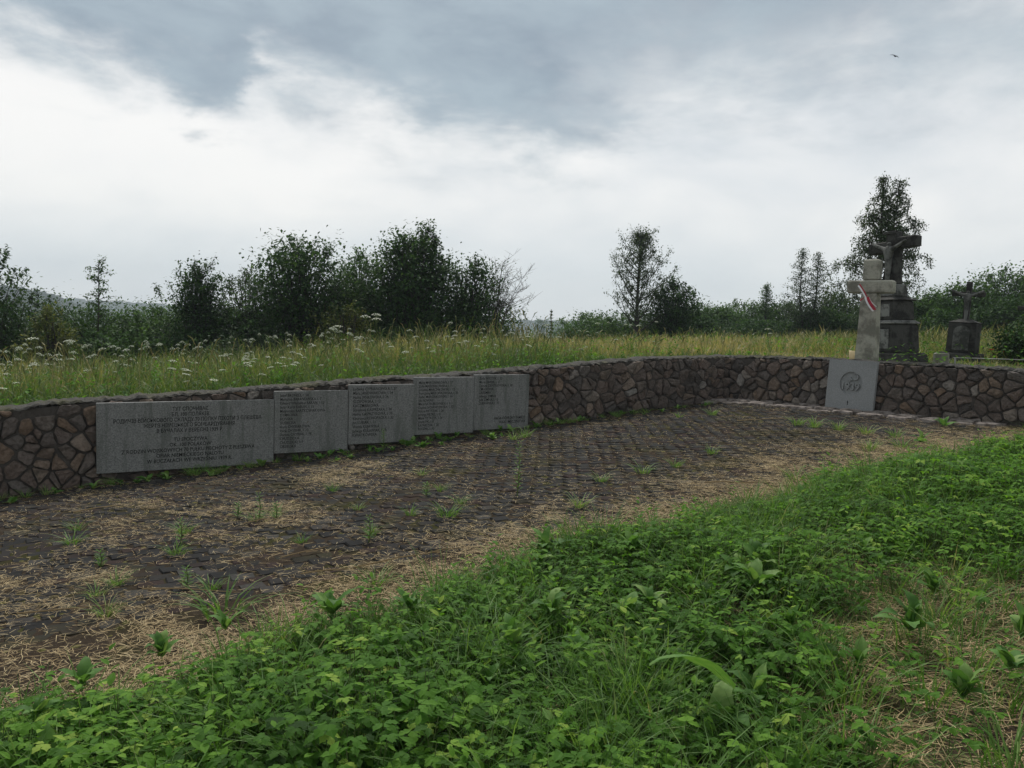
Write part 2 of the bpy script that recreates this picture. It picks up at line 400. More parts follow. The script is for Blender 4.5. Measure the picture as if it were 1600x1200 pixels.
# ------------------------------------------------------------------ paving: bed sheet, setts
rs = np.random.RandomState(5)
def strip_sheet(name, inside, lo, hi, step, mat, lift):
    xs = np.arange(lo[0], hi[0], step); ys = np.arange(lo[1], hi[1], step); X, Y = np.meshgrid(xs, ys); n = len(xs)
    i = (np.arange(len(ys) - 1)[:, None] * n + np.arange(n - 1)[None]).reshape(-1)
    F = np.stack([i, i + 1, i + 1 + n, i + n], -1)
    ok = inside(X, Y).reshape(-1); F = F[ok[F].all(1)]
    used = np.unique(F); remap = np.full(X.size, -1); remap[used] = np.arange(len(used))
    V = np.stack([X, Y, z_low(X, Y) + lift + .007 * bumps(X + 3, Y, 2.6) + .004 * bumps(X, Y + 8, 6.0)], -1).reshape(-1, 3)[used]
    return mk(name, V, [remap[F]], mat, smooth=True)
paving = strip_sheet('paving', lambda x, y: (behind(x, y) < .12) & (y > border(x) - .1) & (x > -9), (-9, -2), (9, 15), .12, M['bed'], .0085)
tag(paving, kind='structure')
PL, PW = .175, .130
cells = []
for j in range(-2, 40):
    for k in range(-55, 85):
        tt = (k + .5 * (j % 2)) * PL; dd = -.10 - j * PW
        c = WA + U * tt + NRM * dd
        if behind(c[0], c[1]) > -.10 or c[1] < border(c[0]) - .03 or c[0] < -8: continue
        if np.dot(c - CORNER, M2) > -.66 + .05 * max(0, np.dot(c - CORNER, V2)): continue
        cells.append(c)
cells = np.array(cells)
def paver_mesh(rs):
    l, ww = PL - rs.uniform(.008, .02), PW - rs.uniform(.008, .02)
    j = lambda s: rs.uniform(-s, s, (4, 2))
    base = np.array([(-l / 2, -ww / 2), (l / 2, -ww / 2), (l / 2, ww / 2), (-l / 2, ww / 2)]) + j(.009)
    inn = base * .93 + j(.003)
    h = rs.uniform(-.004, .004, 4)
    V = np.vstack([np.c_[base, np.full(4, -.03)], np.c_[base, np.full(4, -.006) + h], np.c_[inn, np.full(4, .004) + h], [[0, 0, .006]]])
    F = []
    for r in (0, 1):
        for k in range(4): F.append([r * 4 + k, r * 4 + (k + 1) % 4, r * 4 + 4 + (k + 1) % 4, r * 4 + 4 + k])
    for k in range(4): F.append([8 + k, 8 + (k + 1) % 4, 12])
    return V, F
pv = [paver_mesh(rs) for _ in range(14)]
ang = math.atan2(U[1], U[0])
def paver_pose(c):
    z = float(z_low(c[0], c[1])) + .010 + rs.uniform(-.004, .003)
    return (c[0] + rs.uniform(-.006, .006), c[1] + rs.uniform(-.006, .006), z), (rs.uniform(-.02, .02), rs.uniform(-.02, .02), ang + rs.uniform(-.05, .05))
inview = np.abs(cells[:, 0] / cells[:, 1]) < .68
dist = np.hypot(cells[:, 0], cells[:, 1]) + np.where(inview, 0, 100)
order = np.argsort(dist)
protos = []
for V, F in pv[:14]:
    o = mk('paver', V, F, M['paver'], {'rnd': np.full(len(V), rs.uniform(0, 1))}, parent=paving); protos.append(o)
for q, ci in enumerate(order[:295]):
    loc, rot = paver_pose(cells[ci])
    if q < 14: o = protos[q]; o.location = loc; o.rotation_euler = rot
    else: child_copy(protos[rs.randint(14)], paving, loc, rot)
mb = MB()
for ci in order[295:]:
    loc, rot = paver_pose(cells[ci]); V, F = pv[rs.randint(14)]
    R = np.array(Matrix.Rotation(rot[2], 3, 'Z') @ Matrix.Rotation(rot[0], 3, 'X') @ Matrix.Rotation(rot[1], 3, 'Y'))
    mb.add(V @ R.T + np.array(loc), F, rs.uniform(0, 1))
tag(mb.build('paver_field', M['paver'], paving), kind='stuff')

# ------------------------------------------------------------------ rubble wall
wall = empty('stone_wall', (float(WA[0]), float(WA[1]), 0.0))
tag(wall, 'low retaining wall of reddish rubble stone bent around the paved plot', 'wall')
wl = np.array([WA[0], WA[1], 0.0])
def on_long(tt): return WA + U * tt
def on_ret(tt): return CORNER + V2 * tt
TH = .36
# core
mb = MB(); rs = np.random.RandomState(21)
line = [on_long(x) for x in np.linspace(LT0, TC, 40)] + [on_ret(x) for x in np.linspace(0, RT1, 26)[1:]]
nrm = [NRM] * 39 + [(NRM + M2) / np.dot(NRM + M2, NRM)] + [M2] * 25
rows = []
for p, n_ in zip(line, nrm):
    zt = float(z_top(p[0])) - .035; zb = float(z_low(p[0], p[1])) - .12
    a, b = p + n_ * .012, p + n_ * TH
    rows.append([(a[0], a[1], zb), (a[0], a[1], zt), (b[0], b[1], zt), (b[0], b[1], zb)])
V = np.array(rows).reshape(-1, 3) - wl; K = len(rows); F = []
for k in range(K - 1):
    for q in range(4): F.append([k * 4 + q, k * 4 + (q + 1) % 4, k * 4 + 4 + (q + 1) % 4, k * 4 + 4 + q])
F += [[0, 3, 2, 1], [K * 4 - 4, K * 4 - 3, K * 4 - 2, K * 4 - 1]]
mb.add(V, F); mb.build('mortar_core', M['mortar'], wall)
# coping: rough mortar and flat stones along the top
fine = [on_long(x) for x in np.linspace(LT0, TC, 420)] + [on_ret(x) for x in np.linspace(0, RT1, 240)[1:]]
fn = [NRM] * 419 + [(NRM + M2) / np.dot(NRM + M2, NRM)] + [M2] * 239
rows = []; wob = 0
for p, n_ in zip(fine, fn):
    zt = float(z_top(p[0])); wob = .7 * wob + rs.uniform(-.012, .012)
    fr = .004 + rs.uniform(-.028, .02); bk = TH + .02 + rs.uniform(-.03, .03)
    q = [(fr + .012, -.038 + rs.uniform(-.016, .02)), (fr, -.022 + rs.uniform(-.012, .014)), (fr + .03, -.002 + rs.uniform(-.012, .012)), (.5 * TH, .010 + rs.uniform(-.01, .014)), (bk, -.005), (bk, -.09)]
    rows.append([(*(p + n_ * a), zt + wob + b) for a, b in q])
V = np.array(rows).reshape(-1, 3) - wl; K = len(rows); F = []
for k in range(K - 1):
    for q in range(6): F.append([k * 6 + q, k * 6 + (q + 1) % 6, k * 6 + 6 + (q + 1) % 6, k * 6 + 6 + q])
mb = MB(); mb.add(V, F); mb.build('coping', M['coping'], wall)
# stones: Voronoi cells on each face, shrunk to leave a joint, domed and chipped
def clip(poly, mid, n_):
    outp = []
    for a, b in zip(poly, poly[1:] + poly[:1]):
        da, db = np.dot(a - mid, n_), np.dot(b - mid, n_)
        if da <= 0: outp.append(a)
        if da * db < 0: outp.append(a + (b - a) * (da / (da - db)))
    return outp
def stone_cells(t0, t1, zlo, zhi, size, rs):
    pts = []; j = 0; sy = size * .86
    zmin = min(zlo(t0), zlo(t1)) - .1; zmax = max(zhi(t0), zhi(t1)) + .1
    for z in np.arange(zmin, zmax, sy):
        j += 1; tt = t0 - size + (j % 2) * size * .5
        while tt < t1 + size:
            if rs.rand() > .09: pts.append((tt + rs.uniform(-.48, .48) * size, z + rs.uniform(-.46, .46) * sy))
            if rs.rand() < .30: pts.append((tt + rs.uniform(.3, .6) * size, z + rs.uniform(.2, .6) * sy))
            tt += size * rs.uniform(.75, 1.35)
    pts = np.array(pts); res = []
    for p in pts:
        if p[0] < t0 - .05 or p[0] > t1 + .05: continue
        lo, hi = zlo(p[0]), zhi(p[0])
        if p[1] < lo - .03 or p[1] > hi - .0: continue
        poly = [np.array(q) for q in [(p[0] - .35, lo - .03), (p[0] + .35, lo - .03), (p[0] + .35, hi - .025), (p[0] - .35, hi - .025)]]
        poly = [np.array([np.clip(q[0], t0, t1), q[1]]) for q in poly]
        dd = np.hypot(*(pts - p).T)
        for o in np.argsort(dd)[1:16]:
            if not poly: break
            poly = clip(poly, (p + pts[o]) / 2, pts[o] - p)
        if len(poly) < 3: continue
        A = np.array(poly)
        if np.ptp(A[:, 0]) < .05 or np.ptp(A[:, 1]) < .035: continue
        res.append(A)
    return res
def stone_mesh(A, rs):
    c = A.mean(0); R = []
    for a, b in zip(A, np.roll(A, -1, 0)):                       # drop tiny edges, chip the corners
        L = np.linalg.norm(b - a)
        if L < .02: continue
        m_ = int(max(1, round(L / .085)))
        for k in range(m_): R.append(a + (b - a) * ((k + .22) / m_)); R.append(a + (b - a) * ((k + .80) / m_))
    R = np.array(R) if len(R) > 4 else A
    d = R - c; L = np.linalg.norm(d, axis=1)[:, None]
    out_ = c + d * (1 - (.003 + rs.uniform(0, .011, (len(R), 1))) / np.maximum(L, .02))
    n = len(R); dep = rs.uniform(.010, .045); tilt = rs.uniform(-.32, .32, 2)
    def hgt(Q, h): return -(h + (Q - c) @ tilt + rs.uniform(-.008, .008, len(Q)))
    mid = c + (out_ - c) * .90; inn = c + (out_ - c) * rs.uniform(.45, .72) + rs.uniform(-.014, .014, (n, 2))
    V = np.vstack([np.c_[out_, np.full(n, .03)], np.c_[mid, hgt(mid, dep * .72)], np.c_[inn, hgt(inn, dep * 1.08)], [[*c, float(hgt(c[None], dep * 1.1)[0])]]])
    F = []
    for r in (0, 1):
        for k in range(n): F.append([r * n + k, r * n + (k + 1) % n, r * n + n + (k + 1) % n, r * n + n + k])
    for k in range(n): F.append([2 * n + k, 2 * n + (k + 1) % n, 3 * n])
    return V, F                                                  # coords: along, height, depth (negative = proud)
rs = np.random.RandomState(8)
sets = []
zl = lambda on: (lambda tt: float(z_low(*on(tt)))); zh = lambda on: (lambda tt: float(z_top(on(tt)[0])))
for A in stone_cells(LT0, TC, zl(on_long), zh(on_long), .19, rs): sets.append((A, 0))
for A in stone_cells(.02, RT1, zl(on_ret), zh(on_ret), .18, rs): sets.append((A, 1))
infill = MB(); nst = 0
for A, side in sets:
    c = A.mean(0); base, al, nn = ((WA, U, NRM), (CORNER, V2, M2))[side]
    p = base + al * c[0]; V, F = stone_mesh(A, rs); r = rs.uniform(0, 1)
    if side == 0 and c[0] < -1.9: r = min(1, r * .6 + .42) if r < .9 else .9
    hidden = (side == 0 and -1.92 < c[0] < 3.6) or abs(p[0] / p[1]) > .67
    big = np.ptp(A[:, 0]) * np.ptp(A[:, 1]) > (.011 if side == 0 else .013)
    W3 = lambda Q: np.c_[base[0] + al[0] * Q[:, 0] + nn[0] * Q[:, 2], base[1] + al[1] * Q[:, 0] + nn[1] * Q[:, 2], Q[:, 1]] - wl
    if not hidden and big and nst < 299:
        o = W3(np.array([[c[0], c[1], 0.0]]))[0]
        mk('stone', W3(V) - o, F, M['stone'], {'rnd': np.full(len(V), r)}, wall, loc=tuple(o)); nst += 1
    else: infill.add(W3(V), F, r)
tag(infill.build('small_stones', M['stone'], wall), kind='stuff')
print('stones', nst, len(sets))
# footing of flat stones along the return wall
foot = empty('wall_footing', (*map(float, CORNER), float(z_low(*CORNER))))
tag(foot, 'pale crumbling ledge of flat stones at the foot of the return wall', 'ledge')
fo = np.array(foot.location); tt = -.05
rs = np.random.RandomState(31)
while tt < 4.3:
    L = rs.uniform(.22, .5); wd = .74 * (1 - .09 * tt) + rs.uniform(-.07, .05)
    for (a0, a1) in ((.0, wd * rs.uniform(.28, .38)), (None, wd * rs.uniform(.62, .72)), (None, wd)):
        if a0 is None: a0 = prev + .012
        prev = a1
        K = 12; th = np.arange(K) * 2 * np.pi / K
        sx = np.sign(np.cos(th)) * np.abs(np.cos(th)) ** .5; sy = np.sign(np.sin(th)) * np.abs(np.sin(th)) ** .5
        hx, hy = L / 2 - .01, (a1 - a0) / 2
        ring = np.c_[tt + L / 2 + sx * hx * rs.uniform(.88, 1.02, K), -(a0 + hy) + sy * hy * rs.uniform(.85, 1.0, K)]
        c = ring.mean(0); h = rs.uniform(.035, .07)
        zz = [(1.0, -.06), (1.0, h * .6), (.90, h), (.5, h + rs.uniform(-.008, .012))]
        V = []
        for s_, z in zz:
            Q = c + (ring - c) * s_
            Wd = CORNER + Q[:, :1] * V2 + Q[:, 1:] * M2
            V.append(np.c_[Wd, z_low(Wd[:, 0], Wd[:, 1]) + z + rs.uniform(-.006, .006, K)])
        V = np.vstack(V) - fo; F = []
        for r in range(3):
            for k in range(K): F.append([r * K + k, r * K + (k + 1) % K, r * K + K + (k + 1) % K, r * K + K + k])
        F.append([3 * K + k for k in range(K)])
        mk('flat_stone', V, F, M['footing'], {'rnd': np.full(len(V), rs.rand())}, foot)
    tt += L + .006

# ------------------------------------------------------------------ memorial slabs
def text_mesh(body, align='CENTER', bold=.012, line=1.0, depth=0.0):
    c = bpy.data.curves.new('lettering', 'FONT'); c.body = body; c.align_x = align; c.resolution_u = 2; c.space_line = line; c.offset = bold; c.extrude = depth
    o = bpy.data.objects.new('lettering', c); COL.objects.link(o)
    bpy.context.view_layer.update()
    me = bpy.data.meshes.new_from_object(o.evaluated_get(bpy.context.evaluated_depsgraph_get()))
    bpy.data.objects.remove(o); bpy.data.curves.remove(c)
    V = np.zeros(len(me.vertices) * 3); me.vertices.foreach_get('co', V)
    return me, V.reshape(-1, 3)
def place_text(me, V, x0, x1, z0, z1, y, parent, name='inscription', mat='letters', dy=1.0):
    lo, hi = V.min(0), V.max(0); W = V.copy()
    W[:, 0] = x0 + (V[:, 0] - lo[0]) / (hi[0] - lo[0]) * (x1 - x0)
    W[:, 2] = z0 + (V[:, 1] - lo[1]) / (hi[1] - lo[1]) * (z1 - z0)
    W[:, 1] = y - V[:, 2] * dy
    me.vertices.foreach_set('co', W.reshape(-1).astype(np.float32)); me.update()
    me.materials.clear(); me.materials.append(M[mat])
    o = bpy.data.objects.new(name, me); me.name = name; COL.objects.link(o); o.parent = parent; return o
def slab(t0, t1, zb, zt, label, off=.075, th=.05):
    mb = MB(); W_, H_ = t1 - t0, zt - zb
    mb.box((W_ / 2, th / 2, H_ / 2), (W_, th, H_), bev=.004)
    o = mb.build('memorial_slab', M['granite'])
    p = on_long(t0) - NRM * (off + th * .0); o.location = (p[0], p[1], zb); o.rotation_euler = (0, 0, ang)
    tag(o, label, 'memorial slab', 'granite name slabs on the wall'); return o, W_, H_
s1, W_, H_ = slab(-1.965, -.015, -.28, .515, 'wide grey granite slab with centred Cyrillic and Polish inscription', .09)
L1 = ['ТУТ СПОЧИВАЄ', 'БЛ. 100 ПОЛЯКІВ', 'РОДИЧІВ ВІЙСЬКОВОГО СКЛАДУ 70 ПОЛКУ ПІХОТИ З ПЛЕШЕВА', 'ЖЕРТВ НІМЕЦЬКОГО БОМБАРДУВАННЯ', 'В БУЧАЛАХ У ВЕРЕСНІ 1939 Р.']
L2 = ['TU SPOCZYWA', 'OK. 100 POLAKÓW', 'Z RODZIN WOJSKOWYCH 70 PUŁKU PIECHOTY Z PLESZEWA', 'OFIAR NIEMIECKIEGO NALOTU', 'W BUCZAŁACH WE WRZEŚNIU 1939 R.']
me, V = text_mesh('\n'.join(L1)); place_text(me, V, .17, 1.80, .435, .735, -.0012, s1)
me, V = text_mesh('\n'.join(L2)); place_text(me, V, .25, 1.72, .085, .375, -.0012, s1)
N2 = 'Józef BRONISZ, l. 38\nMarianna BARANOWSKA, l. 7\nEdward Władysław BARAN, l. 12\nJerzy Karol BARAN, l. 13\nMałgorzata BARTKOWIAKOWA\nDYMKOWA\nBOŃSKA\nDUDECKA\nAnna CHYBIAKOWA\nIrena CHYBIAK, l. 12\nDanuta CHYBIAK, l. 18\nCHUDZICKA\nCHUDZICKI, l. 9\nCIESIELSKA'
N3 = 'Ludwika CYPRIANOWSKA, l. 37\nMaria JANOWIAKOWA, l. 34\nHalina JANKOWSKA, l. 24\nJÓZEFOWSKA, l. 12\nKACZMARKOWA\nStanisława KASPRZAKA, l. 34\nHalina KASPRZYKOWA, l. 30\nKatarzyna KONOPACKA, l. 32\nJan KUBIAK, l. 13\nWanda KUJAWSKA\nJadwiga KULAWIAK, l. 29\nKWIATKOWSKA'
N4 = 'Maria MARCINIAKOWA, l. 37\nZofia MARCINKOWSKA, l. 7\nCzesław MARCINKOWSKI, l. 12\nFranciszka MARCINKOWSKA, l. 30\nStefan MARCINKOWSKI, l. 34\nIda NOWAK\nMaria NOWAKOWSKA, l. 31\nDaniela NOWAKOWSKA, l. 37\nHalina PIETRZAK, l. 28\nJadwiga PIETRZ, l. 31\nMaria PIETRZYK, l. 36\nJózefa PIK, l. 8\nRATAJCZAK, l. 28\nROSZAK, l. 30'
N5 = 'Zofia WYSTYK, l. 32\nMaria ZARBA, l. 27\nDanuta ZIENTKOWSKA, l. 38\nŻMUDOWA\nZAREMBA\nJadwiga ZIMNA\nJulia ZIMNA, l. 12\nŻURAWSKA, l. 31'
s2, W_, H_ = slab(-.005, .94, -.165, .615, 'granite slab with a single column of names, next after the wide slab')
me, V = text_mesh(N2, 'LEFT', .008); place_text(me, V, .065, .64, .07, .745, -.0012, s2)
s3, W_, H_ = slab(.945, 1.865, -.095, .685, 'granite name slab in the middle of the stepped row of five', .09)
me, V = text_mesh(N3, 'LEFT', .008); place_text(me, V, .05, .66, .10, .745, -.0012, s3)
s4, W_, H_ = slab(1.87, 2.785, -.015, .775, 'granite name slab with dark water stains down its right half')
me, V = text_mesh(N4, 'LEFT', .008); place_text(me, V, .06, .66, .06, .735, -.0012, s4)
s5, W_, H_ = slab(2.79, 3.70, .015, .805, 'granite slab with a short list of names and a dedication below', .078)
me, V = text_mesh(N5, 'LEFT', .008); place_text(me, V, .07, .62, .36, .755, -.0012, s5)
me, V = text_mesh('RADA OCHRONY PAMIĘCI\nWALK I MĘCZEŃSTWA', 'RIGHT', .01); place_text(me, V, .34, .86, .075, .185, -.0012, s5)

# square slab with the recessed roundel and 1939
def year_slab():
    S, H_, th, rad, cz, K = .75, .755, .055, .175, .40, 64
    th_ = np.arange(K) * 2 * np.pi / K; cs, sn = np.cos(th_), np.sin(th_)
    circ = np.c_[cs * rad, cz + sn * rad]
    sq = []
    for a, b in zip(cs, sn):
        k = min((S / 2) / abs(a) if abs(a) > 1e-6 else 9, ((H_ - cz) if b > 0 else cz) / abs(b) if abs(b) > 1e-6 else 9); sq.append((a * k, cz + b * k))
    sq = np.array(sq)
    for cxy in ((-S / 2, 0), (S / 2, 0), (S / 2, H_), (-S / 2, H_)):
        sq[np.argmin(np.hypot(sq[:, 0] - cxy[0], sq[:, 1] - cxy[1]))] = cxy
    lay = [(sq, th), (sq, 0), (circ, 0), (circ * [.985, 1] + [0, 0], .026)]
    V = np.vstack([np.c_[q[:, 0], np.full(K, y), q[:, 1]] for q, y in lay] + [[[0, .026, cz]]]); F = []
    for r in range(3):
        for k in range(K): F.append([r * K + k, r * K + K + k, r * K + K + (k + 1) % K, r * K + (k + 1) % K])
    for k in range(K): F.append([3 * K + k, 4 * K, 3 * K + (k + 1) % K])
    F.append(list(range(K)))
    o = mk('memorial_slab', V, F, M['granite_plain'], {'rnd': np.zeros(len(V))})
    tag(o, 'square grey slab with 1939 in a recessed roundel, leaning on the wall below the cross', 'memorial slab')
    me, tv = text_mesh('1939', 'CENTER', .02, depth=.1); place_text(me, tv, -.135, .135, cz - .105, cz + .015, .012, o, 'raised_year', 'granite_plain', .14)
    e = MB()                                                     # small cross and curved hook above the year
    for q, (lx, lz) in enumerate([(.075, .022), (.022, .075)]): e.box((-.02, .012 + .001 * q, cz + .06), (lx, .026, lz), bev=.003)
    e.build('raised_cross', M['granite_plain'], o)
    e = MB(); a = np.linspace(2.3, -1.9, 16); e.tube(np.c_[.055 + np.cos(a) * .042, np.full(16, .014), cz + .105 + np.sin(a) * .045], np.linspace(.009, .017, 16), 6); e.build('raised_crest', M['granite_plain'], o)
    e = MB(); e.box((-.02, -.001, .10), (.010, .002, .07)); e.box((-.02, -.0015, .112), (.026, .002, .010)); e.build('engraved_mark', M['letters'], o)
    p = on_ret(2.245) - M2 * .165; o.location = (p[0], p[1], float(z_low(*p)) + .045)
    o.rotation_mode = 'XYZ'; o.rotation_euler = (RAD(-4.5), 0, math.atan2(V2[1], V2[0])); return o
ys = year_slab()

# ------------------------------------------------------------------ crosses behind the wall
FACE = math.atan2(V2[1], V2[0])                                   # front faces along -M2
def cross_front():
    x, y = 5.70, 12.9; z = float(zg(x, y)) - .03
    o = empty('stone_cross', (x, y, z), FACE + RAD(8)); tag(o, 'plain grey concrete cross with a red and white ribbon, standing against the wall', 'cross')
    H = 2.75 - z; mb = MB(); za = H - .33 - .21
    mb.box((0, 0, za / 2), (.30, .26, za), taper=.80, bev=.02); mb.build('shaft', M['concrete'], o)
    mb = MB(); mb.box((.0, -.012, za + .105), (.68, .215, .205), bev=.022); mb.build('cross_arm', M['concrete'], o)
    mb = MB(); mb.box((0, 0, za + .21 + .165), (.235, .20, .33), taper=.96, bev=.02); mb.build('head', M['concrete'], o)
    return o
cf = cross_front()
# ribbon tied over the arm
rib = empty('ribbon', (5.50, 12.62, 2.19), FACE + RAD(8)); tag(rib, 'red and white ribbon tied around the concrete cross', 'ribbon')
def band(pts, wid, name, mat, sideways=(1, 0, .25)):
    pts = np.array(pts, float); s = np.array(sideways, float); s /= np.linalg.norm(s); n = len(pts)
    lift = np.array([0, .004, 0])
    V = np.vstack([pts - s * wid / 2, pts + s * wid / 2, pts + s * wid / 2 + lift, pts - s * wid / 2 + lift]); F = []
    for k in range(n - 1):
        F += [[k, n + k, n + k + 1, k + 1], [2 * n + k, 3 * n + k, 3 * n + k + 1, 2 * n + k + 1], [k, k + 1, 3 * n + k + 1, 3 * n + k], [n + k, 2 * n + k, 2 * n + k + 1, n + k + 1]]
    return mk(name, V, F, mat, {'rnd': np.zeros(4 * n)}, rib)
def curve(a, b, c, n=9):
    tq = np.linspace(0, 1, n)[:, None]; return (1 - tq) ** 2 * np.array(a) + 2 * tq * (1 - tq) * np.array(b) + tq ** 2 * np.array(c)
band(curve((-.13, .0, .13), (-.06, -.035, .06), (.0, -.03, -.055)), .022, 'white_band', M['white_cloth'], (1, 0, .7))
band(curve((-.112, .005, .15), (-.045, -.03, .08), (.018, -.026, -.04)), .018, 'red_band', M['red_cloth'], (1, 0, .7))
band(curve((.0, -.035, -.05), (.03, -.05, -.16), (.13, -.03, -.27)), .026, 'white_band', M['white_cloth'])
band(curve((.03, -.03, -.05), (.07, -.05, -.14), (.155, -.025, -.25)), .045, 'red_band', M['red_cloth'])
band(curve((.055, -.026, -.06), (.085, -.04, -.13), (.17, -.02, -.20)), .012, 'white_band', M['white_cloth'])
band(curve((-.01, -.03, -.05), (-.04, -.04, -.09), (-.08, -.02, -.10)), .03, 'red_band', M['red_cloth'], (.4, 0, 1))
# candle on the wall top
p = on_ret(2.12) + M2 * .10
can = empty('candle', (float(p[0]), float(p[1]), float(z_top(p[0])) + .012)); tag(can, 'pale yellow votive candle standing on the wall top', 'candle')
mb = MB(); mb.tube([(0, 0, 0), (0, 0, .006), (0, 0, .12), (0, 0, .128)], [.036, .041, .041, .037], 16); mb.build('wax_body', M['wax'], can, True)
mb = MB(); mb.tube([(0, 0, .12), (.002, 0, .138)], .003, 5); mb.build('wick', M['letters'], can)

def corpus(parent, s, mat, zc, yf):
    """small carved figure on a cross: one continuous skinned mesh"""
    J = {'head': (0.01, 0, .30, .062), 'neck': (0, .01, .22, .035), 'chest': (0, 0, .12, .085), 'pel': (0, 0, -.14, .072), 'kn': (.02, -.03, -.42, .045), 'ft': (0, -.01, -.72, .03),
         'ls': (-.13, 0, .17, .045), 'le': (-.27, 0, .23, .035), 'lh': (-.43, 0, .30, .026), 'rs': (.13, 0, .17, .045), 're': (.27, 0, .23, .035), 'rh': (.43, 0, .30, .026)}
    nm = list(J); me = bpy.data.meshes.new('figure')
    me.from_pydata([(J[k][0] * s, J[k][1] * s, J[k][2] * s) for k in nm], [(nm.index(a), nm.index(b)) for a, b in [('pel', 'chest'), ('chest', 'neck'), ('neck', 'head'), ('pel', 'kn'), ('kn', 'ft'), ('chest', 'ls'), ('ls', 'le'), ('le', 'lh'), ('chest', 'rs'), ('rs', 're'), ('re', 'rh')]], [])
    o = bpy.data.objects.new('figure', me); COL.objects.link(o)
    sk = o.modifiers.new('skin', 'SKIN'); 
    for k, sv in zip(nm, me.skin_vertices[0].data): sv.radius = (J[k][3] * s, J[k][3] * s); sv.use_root = (k == 'pel')
    o.modifiers.new('sub', 'SUBSURF').levels = 2; o.modifiers['sub'].render_levels = 2
    bpy.context.view_layer.update()
    nm2 = bpy.data.meshes.new_from_object(o.evaluated_get(bpy.context.evaluated_depsgraph_get())); bpy.data.objects.remove(o)
    nm2.materials.clear(); nm2.materials.append(mat); nm2.name = 'figure'
    f = bpy.data.objects.new('figure', nm2); COL.objects.link(f); f.parent = parent; f.location = (0, yf, zc); return f
def crucifix_big():
    x, y = 6.72, 14.25; z = float(zg(x, y)) - .05
    o = empty('stone_crucifix', (x, y, z), FACE - RAD(2)); tag(o, 'tall blackened stone crucifix on a tiered pedestal behind the concrete cross', 'crucifix')
    def tier(name, w_, d_, z0, h, mat, tp=1.0, bev=.02, yo=0):
        mb = MB(); mb.box((0, yo, z0 + h / 2), (w_, d_, h), taper=tp, bev=bev); return mb.build(name, mat, o)
    tier('base_step', .90, .82, 0, .20, M['blackened'], .95, .03)
    tier('pedestal_lower', .66, .62, .20, .50, M['blackened'], .94)
    tier('pedestal_cornice', .68, .64, .70, .07, M['weathered'], .86, .02)
    tier('pedestal_upper', .52, .49, .77, .34, M['blackened'], .94)
    tier('pedestal_cap', .57, .54, 1.11, .07, M['blackened'], .7, .02)
    tier('cross_foot', .36, .34, 1.18, .22, M['weathered'], .86, .02)
    pl = tier('plaque', .48, .02, .27, .34, M['pale_plaque'], .97, .004, -.310)
    tier('plaque', .36, .02, .83, .22, M['pale_plaque'], .98, .004, -.245)
    H = 3.38 - z
    tier('cross_shaft', .22, .18, 1.40, H - 1.40, M['blackened'], .92, .02)
    mb = MB(); za = 3.13 - z
    for k, (cx_, wd) in enumerate([(-.29, .42), (.29, .42)]): mb.box((cx_, 0, za + .06 * (cx_ > 0) - .02), (wd, .172, .20), bev=.02)
    mb.build('cross_arm', M['blackened'], o)
    tier('title_board', .30, .03, H - .05, .05, M['blackened'], 1, .004, -.1)
    corpus(o, .88, M['weathered'], za - .20, -.125)
    o.rotation_euler = (RAD(1), RAD(-1.5), FACE - RAD(20)); return o
crucifix_big()
def crucifix_small():
    x, y = 8.17, 14.6; z = float(zg(x, y)) - .03
    o = empty('grave_crucifix', (x, y, z), FACE + RAD(8)); tag(o, 'small crucifix on a dark gravestone with arched plaque in the grass', 'gravestone')
    z0 = 1.18 - z
    def tier(name, w_, d_, za, h, mat, tp=1.0, bev=.015, yo=0):
        mb = MB(); mb.box((0, yo, za + h / 2), (w_, d_, h), taper=tp, bev=bev); return mb.build(name, mat, o)
    tier('base_step', .72, .62, 0, z0 + .10, M['blackened'], .94, .03)
    tier('headstone', .46, .42, z0 + .10, .54, M['blackened'], .97)
    tier('cap', .47, .43, z0 + .64, .07, M['blackened'], .45, .01)
    K = 14; a = np.linspace(0, np.pi, K); prof = [(-.13, 0), (.13, 0)] + [(.13 * math.cos(q), .33 + .11 * math.sin(q)) for q in a]
    n = len(prof); V = [(px, -.222, z0 + .15 + pz) for px, pz in prof] + [(px, -.19, z0 + .15 + pz) for px, pz in prof]
    F = [list(range(n))] + [[k, n + k, n + (k + 1) % n, (k + 1) % n] for k in range(n)]
    mk('arched_plaque', V, F, M['weathered'], {'rnd': np.zeros(2 * n)}, o)
    H = 2.57 - z
    tier('cross_shaft', .10, .09, z0 + .69, H - z0 - .69, M['blackened'], .85, .012)
    mb = MB(); za = 2.34 - z
    for cx_ in (-.155, .155): mb.box((cx_, 0, za), (.22, .085, .085), bev=.012)
    mb.build('cross_arm', M['blackened'], o)
    corpus(o, .62, M['weathered'], za - .12, -.068)
    o.rotation_euler = (0, RAD(2), FACE + RAD(8)); return o
crucifix_small()
